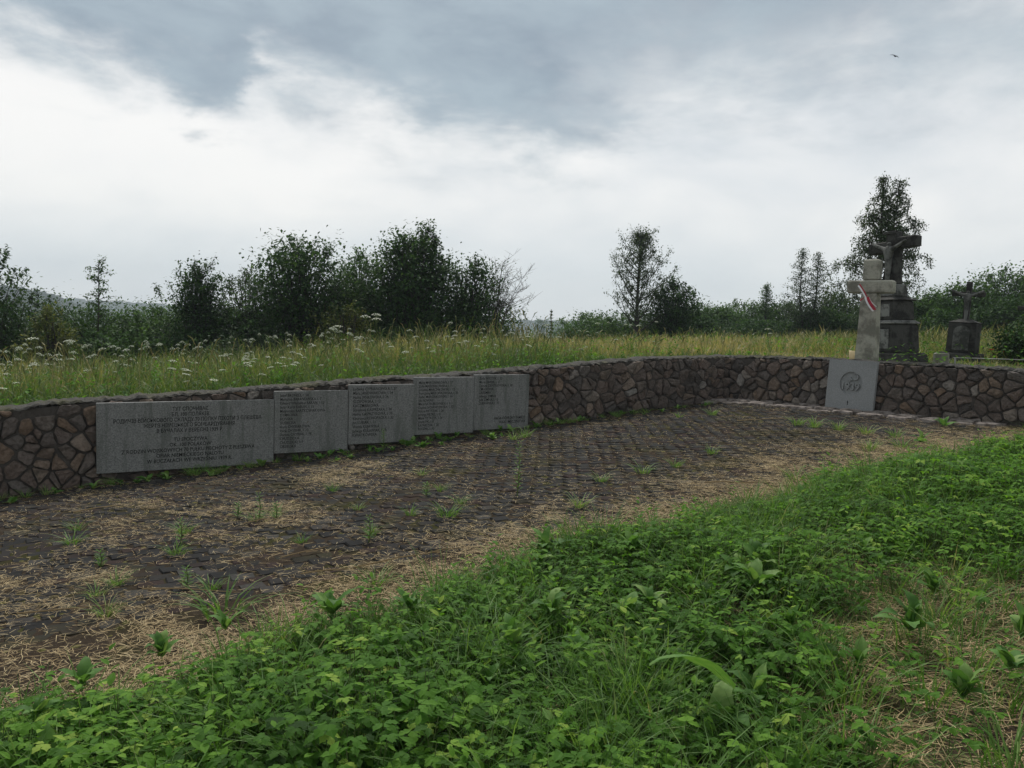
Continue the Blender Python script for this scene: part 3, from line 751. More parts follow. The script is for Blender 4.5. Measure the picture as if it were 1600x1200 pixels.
# grave surround rail and concrete block
rl = empty('grave_rail', (6.95, 12.65, float(zg(6.95, 12.65)))); tag(rl, 'thin pale metal rail of a grave surround above the wall', 'rail')
bz = float(zg(6.95, 12.65)); mb = MB()
a0, a1 = np.array([0, 0, 1.235 - bz]), np.array([1.1, -1.2, 1.262 - bz]); mb.tube([a0, (a0 + a1) / 2 + [0, 0, .004], a1], .008, 8); mb.build('rail_bar', M['metal'], rl, True)
for q in (.02, .98):
    pt = a0 + (a1 - a0) * q; gzz = float(zg(6.95 + pt[0], 12.65 + pt[1])) - bz - .05
    mb = MB(); mb.tube([(pt[0], pt[1], gzz), (pt[0], pt[1], pt[2])], .014, 6); mb.build('rail_post', M['metal'], rl, True)
mb = MB(); mb.box((0, 0, .06), (.20, .16, .22), .3, .95, bev=.015); o = mb.build('concrete_block', M['concrete']); o.location = (7.35, 13.75, float(zg(7.35, 13.75))); tag(o, 'small pale concrete block beside the gravestone with arched plaque', 'block')

# distant cross, mostly out of the frame
o = empty('wooden_cross', (10.05, 15.6, float(zg(10.05, 15.6))), FACE + .2); tag(o, 'dark cross at the edge of the hillside thicket', 'cross')
mb = MB(); mb.box((0, 0, .62), (.09, .08, 1.3), bev=.01); mb.build('upright', M['blackened'], o)
mb = MB(); 
for cx_ in (-.15, .15): mb.box((cx_, 0, .98), (.21, .075, .08), bev=.01)
mb.build('cross_arm', M['blackened'], o)
# ================================================================== vegetation
# ------------------------------------------------------------------ shrubs and trees
LEAF_V = np.array([(0, 0, 0), (.30, .42, .05), (0, 1, -.04), (-.30, .42, .05)]); LEAF_F = [np.array([[0, 1, 2], [0, 2, 3]])]
PROF = {'bush': ([0, .15, .45, .75, 1], [.70, .95, 1, .68, .14]), 'cone': ([0, .15, .45, .75, 1], [.9, 1, .72, .36, .05]),
        'round': ([0, .15, .45, .75, 1], [.65, .95, 1, .88, .35]), 'tall': ([0, .15, .45, .75, 1], [.40, .75, 1, .8, .2])}
def bez(P0, P1, P2, t): t = t[:, None]; return (1 - t) ** 2 * P0 + 2 * t * (1 - t) * P1 + t * t * P2
def leaf_cloud(pos, size, rs, mat, parent, lum=None, up=.5):
    N = len(pos)
    R = rot_zx(rs.uniform(0, 6.283, N), rs.normal(-.3, .9, N) * (1 - up) + rs.uniform(-1.2, .5, N) * up)
    V, F, A = instances(LEAF_V, LEAF_F, R, pos, size * rs.uniform(.65, 1.3, N), np.clip(rs.normal(.5, .2, N) if lum is None else lum, 0, 1))
    return tag(mk('crown', V, F, mat, {'rnd': A}, parent), kind='stuff')
def shrub(name, label, cat, x, y, top, W, N, mat, prof='bush', size=.085, shoots=70, spikes=8, seed=0, group=None, bark='bark_dark', spread=.095, depthf=1.0, spike_h=.45):
    rs = np.random.RandomState(seed); z = float(zg(x, y)) - .05; H = (top - z) * (1.07 if top > 2.4 else 1.0)
    o = empty(name, (x, y, z)); tag(o, label, cat, group)
    W *= 1.22 * (1.16 if x < 0 and top > 1.9 else 1); N = int(N * (1.36 if y < 100 else 1)); size *= 1.32; spikes = int(spikes * 1.8); K = int(shoots * 1.5); q = .10 + .88 * rs.uniform(0, 1, K) ** .75; ph = rs.uniform(0, 6.283, K)
    r = np.interp(q, *PROF[prof]) * W / 2 * rs.uniform(.62, 1.12, K)
    P2 = np.c_[r * np.cos(ph), r * np.sin(ph) * depthf, q * H * rs.uniform(.84, .95, K)]
    P0 = np.c_[rs.normal(0, .07 * W, K), rs.normal(0, .07 * W, K), np.maximum(0, (q * .42 - .1)) * H]
    P1 = np.c_[P2[:, :2] * .45, P0[:, 2] * .4 + P2[:, 2] * .62]
    S = rs.randint(0, K, N); tt = .18 + .86 * rs.uniform(0, 1, N) ** .62
    L = bez(P0[S], P1[S], P2[S], tt) + rs.normal(0, 1, (N, 3)) * (spread * W * (1.15 - .55 * tt))[:, None] * np.array([1, 1, .8])
    L[:, 2] = np.maximum(L[:, 2], .05)
    mb = MB()
    for k in range(K):
        if k % 2 == 0 or q[k] > .6:
            mb.tube(bez(P0[k], P1[k], P2[k], np.linspace(0, 1, 4)), np.linspace(.022, .004, 4) * (.6 + .2 * H / 3), 3, cap=False)
    for k in range(4): mb.tube(bez(np.array([rs.normal(0, .08 * W), rs.normal(0, .08 * W), -.05]), np.array([rs.normal(0, .08 * W), rs.normal(0, .08 * W), H * .4]), np.array([rs.normal(0, .14 * W), rs.normal(0, .14 * W), H * .8]), np.linspace(0, 1, 6)), np.linspace(.05, .012, 6), 5)
    extra = []
    for k in range(spikes):                                       # leafy shoots standing out of the crown
        a = rs.uniform(0, 6.283); rr = W * .5 * rs.uniform(0, .75); qq = rs.uniform(.7, .97); b = np.array([rr * math.cos(a), rr * math.sin(a), H * .86 * (1 - .42 * (rr / (W * .5)) ** 1.6) * rs.uniform(.9, 1)])
        hh = rs.uniform(.4, 1) * spike_h; tip = b + np.array([rs.normal(0, .10) + .22 * hh * math.cos(a), rs.normal(0, .10), hh]); tip[2] = min(tip[2], H * 1.03)
        mb.tube(bez(b, (b + tip) / 2 + [0, 0, .03], tip, np.linspace(0, 1, 4)), np.linspace(.009, .003, 4), 3, cap=False)
        n_ = rs.randint(16, 40); e_ = b + (tip - b) * rs.uniform(.0, 1, n_)[:, None] ** .8 + rs.normal(0, .045, (n_, 3)); extra.append(e_)
    if extra: L = np.vstack([L] + extra)
    tag(mb.build('trunk', M[bark], o), kind='stuff')
    lum = np.clip(rs.uniform(.2, .8, K)[S], 0, 1); lum = np.r_[lum, np.full(len(L) - N, .5)] + rs.normal(0, .14, len(L))
    leaf_cloud(L, size, rs, M[mat], o, lum); return o

B = 'shrubs along the far edge of the meadow'
shrub('tree', 'thin leafy tree with spindly top beyond the flower meadow, left of the yellowish shrub', 'tree', -14.35, 22, 3.6, 1.5, 3800, 'leaf_dark', 'tall', .085, 40, 10, 1, B)
shrub('shrub', 'dark green shrub below the spindly tree at the meadow edge', 'shrub', -14.2, 23.5, 2.15, 2.9, 7000, 'leaf_dark', 'round', .085, 70, 8, 2, B)
shrub('shrub', 'small yellow-green shrub in front of the low hedge beneath the wooded hill', 'shrub', -11.85, 20.5, 1.62, 1.35, 2800, 'leaf_yellow', 'bush', .075, 36, 8, 3, B)
shrub('shrub', 'mid green hedge shrub under the thin sapling', 'shrub', -13.1, 25, 1.75, 3.4, 7500, 'leaf_mid', 'round', .08, 80, 12, 4, B)
shrub('shrub', 'mid green hedge shrub between the sapling and the pointed dark shrub', 'shrub', -11.0, 25.2, 1.95, 3.2, 7500, 'leaf_mid', 'round', .08, 80, 14, 5, B)
shrub('shrub', 'pointed dark shrub with feathery top shoots standing above the hedge', 'shrub', -9.45, 24, 3.1, 2.1, 7000, 'leaf_dark', 'cone', .08, 70, 16, 6, B, spike_h=.7)
shrub('shrub', 'loose greyish shrub between the pointed shrub and the big dark thicket', 'shrub', -8.3, 25, 2.9, 2.0, 5000, 'leaf_grey', 'tall', .08, 60, 16, 7, B, spike_h=.6)
shrub('shrub', 'low dark shrub at the foot of the pointed shrub', 'shrub', -8.9, 23.4, 1.1, 2.6, 5200, 'leaf_dark', 'round', .08, 60, 8, 8, B)
shrub('shrub', 'big dark rounded shrub with spiky shoots on top, left of the tallest shrub', 'shrub', -6.4, 24, 3.95, 2.9, 13000, 'leaf_dark', 'round', .09, 120, 26, 9, B, spike_h=.6)
shrub('shrub', 'narrower green shrub filling the dip between the two biggest shrubs', 'shrub', -5.0, 26, 3.85, 1.9, 6500, 'leaf_mid', 'tall', .08, 70, 12, 10, B)
shrub('shrub', 'tallest dark green shrub of the thicket with a ragged peak', 'shrub', -3.25, 24.5, 4.25, 3.0, 14000, 'leaf_dark', 'bush', .09, 120, 18, 11, B, spike_h=.5)
shrub('tree', 'slim leafy leader rising from the tallest shrub', 'tree', -2.75, 24.9, 4.75, 1.1, 3200, 'leaf_dark', 'tall', .085, 40, 10, 12, B)
shrub('shrub', 'dark shrub with thinning brownish twigs at the right end of the thicket', 'shrub', -1.5, 25, 3.6, 2.3, 7000, 'leaf_dark', 'round', .08, 80, 12, 13, B)
shrub('shrub', 'small yellowish shrub in front of the dark thicket', 'shrub', -4.65, 22, 2.0, 1.3, 2400, 'leaf_yellow', 'round', .07, 34, 6, 14, B)
shrub('shrub', 'low bluish green shrub at the foot of the big rounded shrub', 'shrub', -6.9, 22.6, 1.0, 3.0, 5200, 'leaf_grey', 'round', .075, 60, 6, 15, B)
shrub('shrub', 'low dark undergrowth shrub at the foot of the tallest shrub', 'shrub', -2.9, 23.0, 1.3, 3.2, 6000, 'leaf_dark', 'round', .08, 60, 6, 16, B)
shrub('shrub', 'low brownish bush at the gap in the trees', 'shrub', -.25, 25.2, 1.35, 2.0, 2600, 'leaf_grey', 'round', .06, 40, 4, 17, B)
for k, (x, y, top, W, mt, lb) in enumerate([(-16.2, 26.5, 1.7, 3.4, 'leaf_dark', 'dark filler shrub behind the spindly tree'), (-12.2, 27.5, 1.5, 3.2, 'leaf_mid', 'green filler shrub behind the thin sapling'), (-9.9, 27.5, 2.0, 2.8, 'leaf_mid', 'green filler shrub behind the pointed dark shrub'), (-7.6, 27.5, 2.4, 2.8, 'leaf_dark', 'dark filler shrub behind the loose greyish shrub'),
        (-5.0, 25, 2.5, 2.6, 'leaf_dark', 'dark filler shrub between the two biggest shrubs'), (-4.6, 28, 2.9, 2.8, 'leaf_dark', 'dark filler shrub behind the dip of the thicket'), (-1.6, 27.5, 2.5, 2.8, 'leaf_dark', 'dark filler shrub behind the right end of the thicket'), (-11.4, 23.2, 1.05, 2.6, 'leaf_mid', 'low green shrub in front of the hedge between sapling and pointed shrub'), (-15.6, 22.0, 1.0, 2.6, 'leaf_mid', 'low green shrub left of the yellow-green shrub')]):
    shrub('shrub', lb, 'shrub', x, y, top, W, 4200, mt, 'round', .09, 60, 8, 210 + k, B)
# twiggy bush, almost leafless
def twigs(name, label, x, y, top, W, seed, nleaf, mat, lean=0):
    rs = np.random.RandomState(seed); z = float(zg(x, y)); H = top - z; o = empty(name, (x, y, z)); tag(o, label, 'shrub', B); mb = MB(); L = []
    for k in range(26):
        a = rs.uniform(0, 6.283); e = np.array([math.cos(a) * W * .5 * rs.uniform(.2, 1) + lean * rs.uniform(0, .8), math.sin(a) * W * .5, H * rs.uniform(.55, 1)])
        c = bez(np.zeros(3), np.array([e[0] * .35, e[1] * .35, e[2] * .7]), e, np.linspace(0, 1, 8)); mb.tube(c, np.linspace(.018, .004, 8), 3, cap=False)
        for q in range(9):
            s = c[rs.randint(3, 8)]; d = np.array([rs.normal(.0, .3) + .15 * lean, rs.normal(0, .3), rs.uniform(.12, .5)]) * .9
            mb.tube(np.array([s, s + d * .5 + rs.normal(0, .02, 3), s + d]), [.006, .0045, .0025], 3, cap=False)
            for _ in range(2):
                s2 = s + d * rs.uniform(.3, .8); d2 = np.array([rs.normal(0, .14), rs.normal(0, .14), rs.uniform(.05, .2)]); mb.tube(np.array([s2, s2 + d2]), [.004, .002], 3, cap=False)
            L.append(s + d * rs.uniform(.1, 1, (nleaf, 1)) + rs.normal(0, .03, (nleaf, 3)))
    tag(mb.build('trunk', M['bark'], o), kind='stuff'); L = np.vstack(L); leaf_cloud(L, .05, rs, M[mat], o); return o
twigs('shrub', 'nearly bare twiggy shrub at the right end of the thicket', -.65, 25.4, 3.4, 1.5, 18, 2, 'leaf_grey', .7)
# thin sapling with a few leaf clumps
def sapling(x, y, top):
    rs = np.random.RandomState(19); z = float(zg(x, y)); H = top - z; o = empty('sapling', (x, y, z)); tag(o, 'thin sapling with a few leaf tufts rising above the hedge', 'tree'); mb = MB(); L = []
    tr = bez(np.zeros(3), np.array([.15, 0, H * .5]), np.array([.12, 0, H]), np.linspace(0, 1, 9)); mb.tube(tr, np.linspace(.04, .008, 9), 5)
    for k in range(30):
        q = .5 + .49 * (k + rs.rand()) / 30; s = np.array([.13, 0, q * H]); a = rs.uniform(0, 6.283); ln = rs.uniform(.2, .85) * (1.75 - q * 1.35); e = s + np.array([math.cos(a) * ln, math.sin(a) * ln, rs.uniform(-.05, .25)])
        mb.tube(bez(s, (s + e) / 2 + [0, 0, .06], e, np.linspace(0, 1, 4)), np.linspace(.012, .004, 4), 3, cap=False)
        n_ = 34; L.append(s + (e - s) * rs.uniform(.35, 1.08, (n_, 1)) + rs.normal(0, .07, (n_, 3)) * [1, 1, .6])
    mb.build('trunk', M['bark'], o); leaf_cloud(np.vstack(L), .085, rs, M['leaf_mid'], o)
sapling(-12.55, 24, 2.95)

R_ = 'shrubs of the hedge right of the gap'
shrub('shrub', 'low pale green shrub between the gap and the airy tree', 'shrub', 3.7, 38, 2.1, 3.2, 5000, 'leaf_mid', 'round', .10, 60, 6, 30, R_)
shrub('shrub', 'low shrub under the airy tree', 'shrub', 5.2, 34, 2.1, 3.6, 6000, 'leaf_mid', 'round', .10, 60, 6, 31, R_)
shrub('shrub', 'dark leafy shrub leaning against the airy tree', 'shrub', 6.45, 33, 3.55, 2.2, 6200, 'leaf_dark', 'tall', .095, 70, 14, 32, R_)
for k, (x, y, top, W, mt, pf, lb) in enumerate([(8.2, 37, 2.3, 2.6, 'leaf_dark', 'round', 'dark low shrub beside the shrub at the airy tree'), (9.6, 42, 2.85, 2.7, 'leaf_mid', 'round', 'rounded hedge shrub two places right of the airy tree'), (10.7, 41, 2.6, 2.5, 'leaf_mid', 'bush', 'small pointed hedge shrub in the dip of the hedge'),
        (12.2, 43, 3.05, 3.2, 'leaf_mid', 'round', 'wide pale hedge shrub left of the small pointed tree'), (14.3, 42, 3.1, 3.0, 'leaf_dark', 'round', 'dark hedge shrub at the foot of the twin-topped tree'),
        (15.2, 38, 3.4, 2.8, 'leaf_dark', 'bush', 'dark hedge shrub between the twin-topped tree and the birch'), (11.6, 38, 2.0, 3.4, 'leaf_dark', 'round', 'dark low shrub at the front of the hedge'), (14.0, 36.5, 2.6, 3.0, 'leaf_dark', 'round', 'broad dark shrub in front of the twin-topped tree'),
        (16.6, 37, 2.9, 3.2, 'leaf_dark', 'round', 'dark shrub behind the concrete cross')]):
    shrub('shrub', lb, 'shrub', x, y, top, W, 5600, mt, pf, .10, 60, 8, 40 + k, R_)
# trees with layered side sprays
def layered(name, label, x, y, tops, W, mat, seed, leaf=.085, low=.12):
    rs = np.random.RandomState(seed); z = float(zg(x, y)) - .05; o = empty(name, (x, y, z)); tag(o, label, 'tree', R_); mb = MB(); L = []
    for ox, top in tops:
        H = top - z; tr = np.array([(ox * min(1, q_ * 2.2), 0, H * q_) for q_ in np.linspace(0, 1, 9)]); mb.tube(tr, np.linspace(.07, .006, 9), 5)
        for k in range(62):
            q = low + (.985 - low) * (k + rs.rand()) / 62; s = np.array([np.interp(q, [0, .45, 1], [0, ox, ox]), 0, q * H]); a = k * 2.4 + rs.normal(0, .3); ln = W * .5 * np.interp(q, [0, .25, .6, 1], [1.0, 1.0, .62, .07]) * rs.uniform(.65, 1.15)
            e = s + np.array([math.cos(a) * ln, math.sin(a) * ln, ln * rs.uniform(.15, .55)]); m_ = (s + e) / 2 + [0, 0, .10 * ln]
            mb.tube(bez(s, m_, e, np.linspace(0, 1, 4)), np.linspace(.014, .004, 4), 3, cap=False)
            n_ = int(26 + 70 * ln); L.append(bez(s, m_, e, rs.uniform(.2, 1.05, n_)) + rs.normal(0, 1, (n_, 3)) * [.09, .09, .05])
    tag(mb.build('trunk', M['bark_dark'], o), kind='stuff'); leaf_cloud(np.vstack(L), leaf, rs, M[mat], o, up=.6)
layered('tree', 'small pointed tree in the hedge, left of the twin-topped tree', 12.5, 40, [(0, 3.9)], 1.5, 'leaf_mid', 61, .09)
layered('tree', 'twin-topped tree with layered branches rising from the hedge', 13.1, 36, [(-.36, 5.3), (.36, 5.15)], 2.0, 'leaf_grey', 60)
H_ = 'bushes on the right-hand hillside'
for k, (x, y, top, W, mt, lb) in enumerate([(16.0, 33, 2.85, 2.6, 'leaf_dark', 'dark bush right of the birch, behind the pedestal'), (17.3, 34, 3.25, 3.0, 'leaf_mid', 'rounded bush on the hillside left of the small crucifix'), (18.3, 33, 3.75, 3.2, 'leaf_mid', 'bush with bare shoots behind the small crucifix'),
        (19.4, 32, 4.35, 3.2, 'leaf_mid', 'tall pale green bush right of the small crucifix'), (21.0, 31.5, 4.5, 3.4, 'leaf_mid', 'tall bush at the top of the hillside'), (19.0, 29.5, 3.1, 3.4, 'leaf_dark', 'dark bush in front of the tall hillside bush'), (22.8, 32, 4.7, 3.6, 'leaf_dark', 'dark bush beyond the tall hillside bush'), (16.8, 30.5, 2.5, 2.8, 'leaf_dark', 'low dark bush below the rounded hillside bush'), (21.2, 29, 3.3, 3.2, 'leaf_dark', 'low dark bush at the hillside meadow edge')]):
    shrub('bush', lb, 'bush', x, y, top, W, 8500, mt, 'round', .10, 90, 12, 70 + k, H_)
shrub('bush', 'dark clipped bush beside the red flowers near the grave rail', 'bush', 8.75, 13.6, 1.95, .95, 3600, 'leaf_dark', 'round', .05, 50, 4, 85)

# airy tree with visible branching
def airy(x, y, top, W):
    rs = np.random.RandomState(92); z = float(zg(x, y)) - .05; H = top - z; o = empty('tree', (x, y, z)); tag(o, 'airy tree with sparse leaves and visible branches standing alone above the hedge', 'tree'); mb = MB(); L = []
    tr = bez(np.zeros(3), np.array([-.08, 0, H * .5]), np.array([.05, 0, H * .96]), np.linspace(0, 1, 12)); mb.tube(tr, np.linspace(.10, .010, 12), 6)
    for k in range(40):
        q = .10 + .84 * (k + rs.rand()) / 40; s = tr[int(q * 11)] * (1 - (q * 11) % 1) + tr[min(11, int(q * 11) + 1)] * ((q * 11) % 1)
        a = k * 2.4 + rs.normal(0, .25); ln = W * .5 * np.interp(q, [0, .15, .45, .7, .95], [.75, 1.0, 1.05, .62, .14]) * rs.uniform(.75, 1.1); up = ln * rs.uniform(.85, 1.5)
        e = s + np.array([math.cos(a) * ln, math.sin(a) * ln, up]); e[2] = min(e[2], H)
        c = bez(s, s + np.array([math.cos(a) * ln * .55, math.sin(a) * ln * .55, up * .35]), e, np.linspace(0, 1, 8)); mb.tube(c, np.linspace(.030, .006, 8) * (1.15 - .6 * q), 4, cap=False)
        for j in range(14):
            s2 = c[rs.randint(2, 8)]; d = np.array([rs.normal(0, .22), rs.normal(0, .22), rs.uniform(-.02, .38)]) * rs.uniform(.6, 1.2); mb.tube(np.array([s2, s2 + d * .5 + rs.normal(0, .02, 3), s2 + d]), [.008, .005, .003], 3, cap=False)
            n_ = rs.randint(13, 27); L.append(s2 + d * rs.uniform(.3, 1.1, (n_, 1)) + rs.normal(0, .06, (n_, 3)))
    tag(mb.build('trunk', M['bark_dark'], o), kind='stuff'); leaf_cloud(np.vstack(L), .075, rs, M['leaf_grey'], o, up=.2)
airy(4.9, 32, 5.5, 2.4)

# birch with hanging twigs, two leaders
def birch(x, y, top, W):
    rs = np.random.RandomState(95); z = float(zg(x, y)) - .05; H = top - z; o = empty('birch_tree', (x, y, z)); tag(o, 'weeping birch with two tops behind the stone crosses', 'tree'); mb = MB(); L = []
    leads = [bez(np.zeros(3), np.array([-.05, 0, H * .5]), np.array([-.10, 0, H]), np.linspace(0, 1, 14)), bez(np.array([0, 0, H * .3]), np.array([.25, .1, H * .55]), np.array([.38, .1, H * .985]), np.linspace(0, 1, 14))]
    mb.tube(leads[0], np.linspace(.085, .008, 14), 6); mb.tube(leads[1], np.linspace(.05, .007, 14), 5)
    for li, ld in enumerate(leads):
        for k in range(96 if li == 0 else 70):
            q = .14 + .85 * (k + rs.rand()) / (96 if li == 0 else 70) if li == 0 else .3 + .69 * (k + rs.rand()) / 70; s = ld[int(q * 13)] * (1 - (q * 13) % 1) + ld[min(13, int(q * 13) + 1)] * ((q * 13) % 1)
            hq = s[2] / H; a = k * 2.4 + rs.normal(0, .3); ln = W * .5 * np.interp(hq, [0, .25, .45, .55, .7, .85, 1], [.9, 1.1, .95, .70, .55, .26, .07]) * rs.uniform(.55, 1.1)
            up = ln * rs.uniform(.35, .75); drop = ln * rs.uniform(.1, .55)
            m_ = s + np.array([math.cos(a) * ln * .6, math.sin(a) * ln * .6, up]); e = s + np.array([math.cos(a) * ln, math.sin(a) * ln, up - drop])
            c = bez(s, m_, e, np.linspace(0, 1, 6)); mb.tube(c, np.linspace(.016, .004, 6), 3, cap=False)
            n_ = int(46 * ln / .6) + 12; L.append(bez(s, m_, e, rs.uniform(.2, 1.05, n_)) + rs.normal(0, .05, (n_, 3)))
            for j in range(int(3 + 5 * ln)):                      # hanging twigs
                s2 = c[rs.randint(2, 6)]; hl = rs.uniform(.08, .3) * min(1, ln / .5) + .04; d = np.array([rs.normal(0, .07), rs.normal(0, .07), -hl]); mb.tube(np.array([s2, s2 + d]), [.004, .002], 3, cap=False)
                n_ = int(8 + 26 * hl); L.append(s2 + d * rs.uniform(.0, 1, (n_, 1)) + rs.normal(0, .035, (n_, 3)))
    tag(mb.build('trunk', M['bark_dark'], o), kind='stuff'); leaf_cloud(np.vstack(L), .058, rs, M['leaf_grey'], o, up=.1)
birch(9.5, 21, 5.65, 2.5)

# far tree clumps seen through the gap
for k, (x, y, top, W) in enumerate([(10.6, 300, 4.2, 9), (17.5, 310, 4.0, 8), (22, 300, 2.6, 9)]):
    shrub('tree', ['hazy distant round tree in the gap, beyond the meadow', 'hazy distant tree beside the round one in the gap', 'hazy distant low tree nearest the airy tree in the gap'][k], 'tree', x, y, top, W, 1500, 'leaf_mid', 'round', .6, 40, 2, 100 + k, 'distant trees in the gap')

# ------------------------------------------------------------------ meadow behind the wall
rs = np.random.RandomState(120)
N = 108000
azm = rs.uniform(RAD(-40), RAD(40), N); rr = np.exp(rs.uniform(math.log(8.2), math.log(36), N))
mx_, my_ = rr * np.sin(azm), rr * np.cos(azm); d = behind(mx_, my_)
keep = (d > .40) & (rs.uniform(0, 1, N) < np.interp(d, [0, 3, 12, 30], [1, 1, .9, .7]))
mx_, my_, d, rr = mx_[keep], my_[keep], d[keep], rr[keep]; N = len(d)
pat = bumps(mx_, my_, .9); pat2 = bumps(mx_ + 50, my_, .33)
h = (.20 + .46 * sstep(.3, 6, d) + .06 * pat + .05 * pat2) * rs.uniform(.55, 1.25, N)
h *= np.where((mx_ > 4.8) & (d < 3.2), .40, 1.0) * (1 - .42 * sstep(-.5, 2.2, mx_) * sstep(13, 9, mx_))
h *= 1 + .5 * np.clip(bumps(mx_ + 40, my_, 2.3), 0, 1); h = np.where(d < .9, h * .8, h); h *= 1 + .5 * np.exp(-((mx_ - .3) ** 2 + (my_ - 13.8) ** 2) / .9)
for gx_, gy_, gr in [(5.66, 12.9, .5), (6.66, 14.25, .75), (8.17, 14.6, .6)]: h = np.where(np.hypot(mx_ - gx_, my_ - gy_) < gr, h * .35, h)
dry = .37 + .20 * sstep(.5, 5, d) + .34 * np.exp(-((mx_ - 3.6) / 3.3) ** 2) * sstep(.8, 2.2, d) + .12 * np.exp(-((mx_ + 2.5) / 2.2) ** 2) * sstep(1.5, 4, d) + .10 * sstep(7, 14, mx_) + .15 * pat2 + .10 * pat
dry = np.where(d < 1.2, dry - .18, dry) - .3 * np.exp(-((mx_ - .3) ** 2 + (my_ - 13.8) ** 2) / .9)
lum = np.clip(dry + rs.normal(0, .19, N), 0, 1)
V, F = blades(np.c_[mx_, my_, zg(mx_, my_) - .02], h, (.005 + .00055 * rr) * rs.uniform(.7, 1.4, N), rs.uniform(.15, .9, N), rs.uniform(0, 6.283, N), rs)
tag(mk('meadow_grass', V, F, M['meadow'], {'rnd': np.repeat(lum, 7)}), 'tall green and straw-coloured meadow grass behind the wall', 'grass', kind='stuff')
# leafy herbs low in the meadow
N = 26000; azm = rs.uniform(RAD(-40), RAD(40), N); rr = np.exp(rs.uniform(math.log(8.3), math.log(26), N)); x, y = rr * np.sin(azm), rr * np.cos(azm); d = behind(x, y)
pat = bumps(x + 9, y, 1.1); k = (d > .38) & (pat > rs.uniform(-.6, .9, N)); x, y, d, rr = x[k], y[k], d[k], rr[k]; N = len(x)
V, F, A = instances(LEAF_V * [.8, 1, 1], LEAF_F, rot_zx(rs.uniform(0, 6.283, N), rs.uniform(-.7, .6, N)), np.c_[x, y, zg(x, y) + rs.uniform(.03, .38, N) * sstep(.2, 2.5, d + .6)], rs.uniform(.05, .11, N), rs.uniform(.15, .7, N))
tag(mk('meadow_herbs', V, F, M['herb'], {'rnd': A}), 'low leafy herbs between the meadow grasses', 'herbs', kind='stuff')
# upright leafy weeds scattered through the meadow
rs = np.random.RandomState(126); NW = 900; azm = rs.uniform(RAD(-38), RAD(38), NW); rr = np.exp(rs.uniform(math.log(9.5), math.log(25), NW)); x, y = rr * np.sin(azm), rr * np.cos(azm); d = behind(x, y)
k = (d > .8) & ((x < 4.5) | (d > 3.5)) & (bumps(x + 60, y, 1.2) > rs.uniform(-.5, .7, NW)); x, y, d = x[k], y[k], d[k]; NW = len(x); per = 26; wi = np.repeat(np.arange(NW), per); a2 = np.tile(np.arange(per) * 2.4, NW); lev = np.tile(np.linspace(.12, 1, per), NW); hw = ((.25 + .5 * sstep(.5, 6, d)) * rs.uniform(.6, 1.3, NW) * (1 - .4 * sstep(-.5, 2.2, x)))[wi]; n_ = len(wi)
V, F, A = instances(LEAF_V * [.7, 1, 1], LEAF_F, rot_zx(a2, rs.uniform(-.2, .8, n_)), np.c_[x[wi] + .1 * hw * lev * np.cos(wi), y[wi], zg(x, y)[wi] + hw * lev], rs.uniform(.05, .11, n_) * (1.3 - .7 * lev), np.clip(rs.uniform(.1, .75, NW)[wi] + rs.normal(0, .08, n_), 0, 1))
tag(mk('meadow_weeds', V, F, M['herb'], {'rnd': A}), 'upright leafy weeds scattered through the meadow grass', 'weeds', kind='stuff')
# dry grass stalks with seed heads
N = 2600; azm = rs.uniform(RAD(-38), RAD(38), N); rr = np.exp(rs.uniform(math.log(10.5), math.log(27), N)); x, y = rr * np.sin(azm), rr * np.cos(azm); d = behind(x, y); k = (d > 1.4) & ((x < 5) | (d > 4)); x, y, rr = x[k], y[k], rr[k]; N = len(x)
mb = MB()
for q in range(N):
    hh = rs.uniform(.40, .82) * (1 - .35 * float(sstep(0., 2.5, x[q]))) * (1.3 if -3.5 < x[q] < .5 and y[q] > 17 else .85); a = rs.uniform(0, 6.283); b = np.array([x[q], y[q], float(zg(x[q], y[q]))]); tip = b + [math.cos(a) * .2 * hh, math.sin(a) * .2 * hh, hh]
    wv = .0022 + .00013 * rr[q]; lum_ = rs.uniform(.45, 1.0)
    mb.tube(bez(b, b + [0, 0, hh * .6], tip, np.linspace(0, 1, 4)), wv * np.array([1.2, 1, .8, .7]), 3, lum_, cap=False)
    mb.tube(np.array([tip - [0, 0, .02], tip + [math.cos(a) * .03, math.sin(a) * .03, .06], tip + [math.cos(a) * .09, math.sin(a) * .09, .10]]), [wv, .010, .003], 4, lum_ - .15, cap=False)
tag(mb.build('seed_stalks', M['meadow']), 'dry grass stalks with seed heads standing in the meadow', 'grass', kind='stuff')
def foot_place(x, y):
    tq = float(np.dot(np.array([x, y]) - WA, U))
    for lim, s in [(-1.96, 'the bare wall left of the wide slab'), (-.01, 'the wide inscribed slab'), (.94, 'the slab next to the wide one'), (1.86, 'the middle name slab'), (2.78, 'the stained name slab'), (3.75, 'the last name slab')]:
        if tq < lim: return s
    return 'the long wall beyond the slabs'
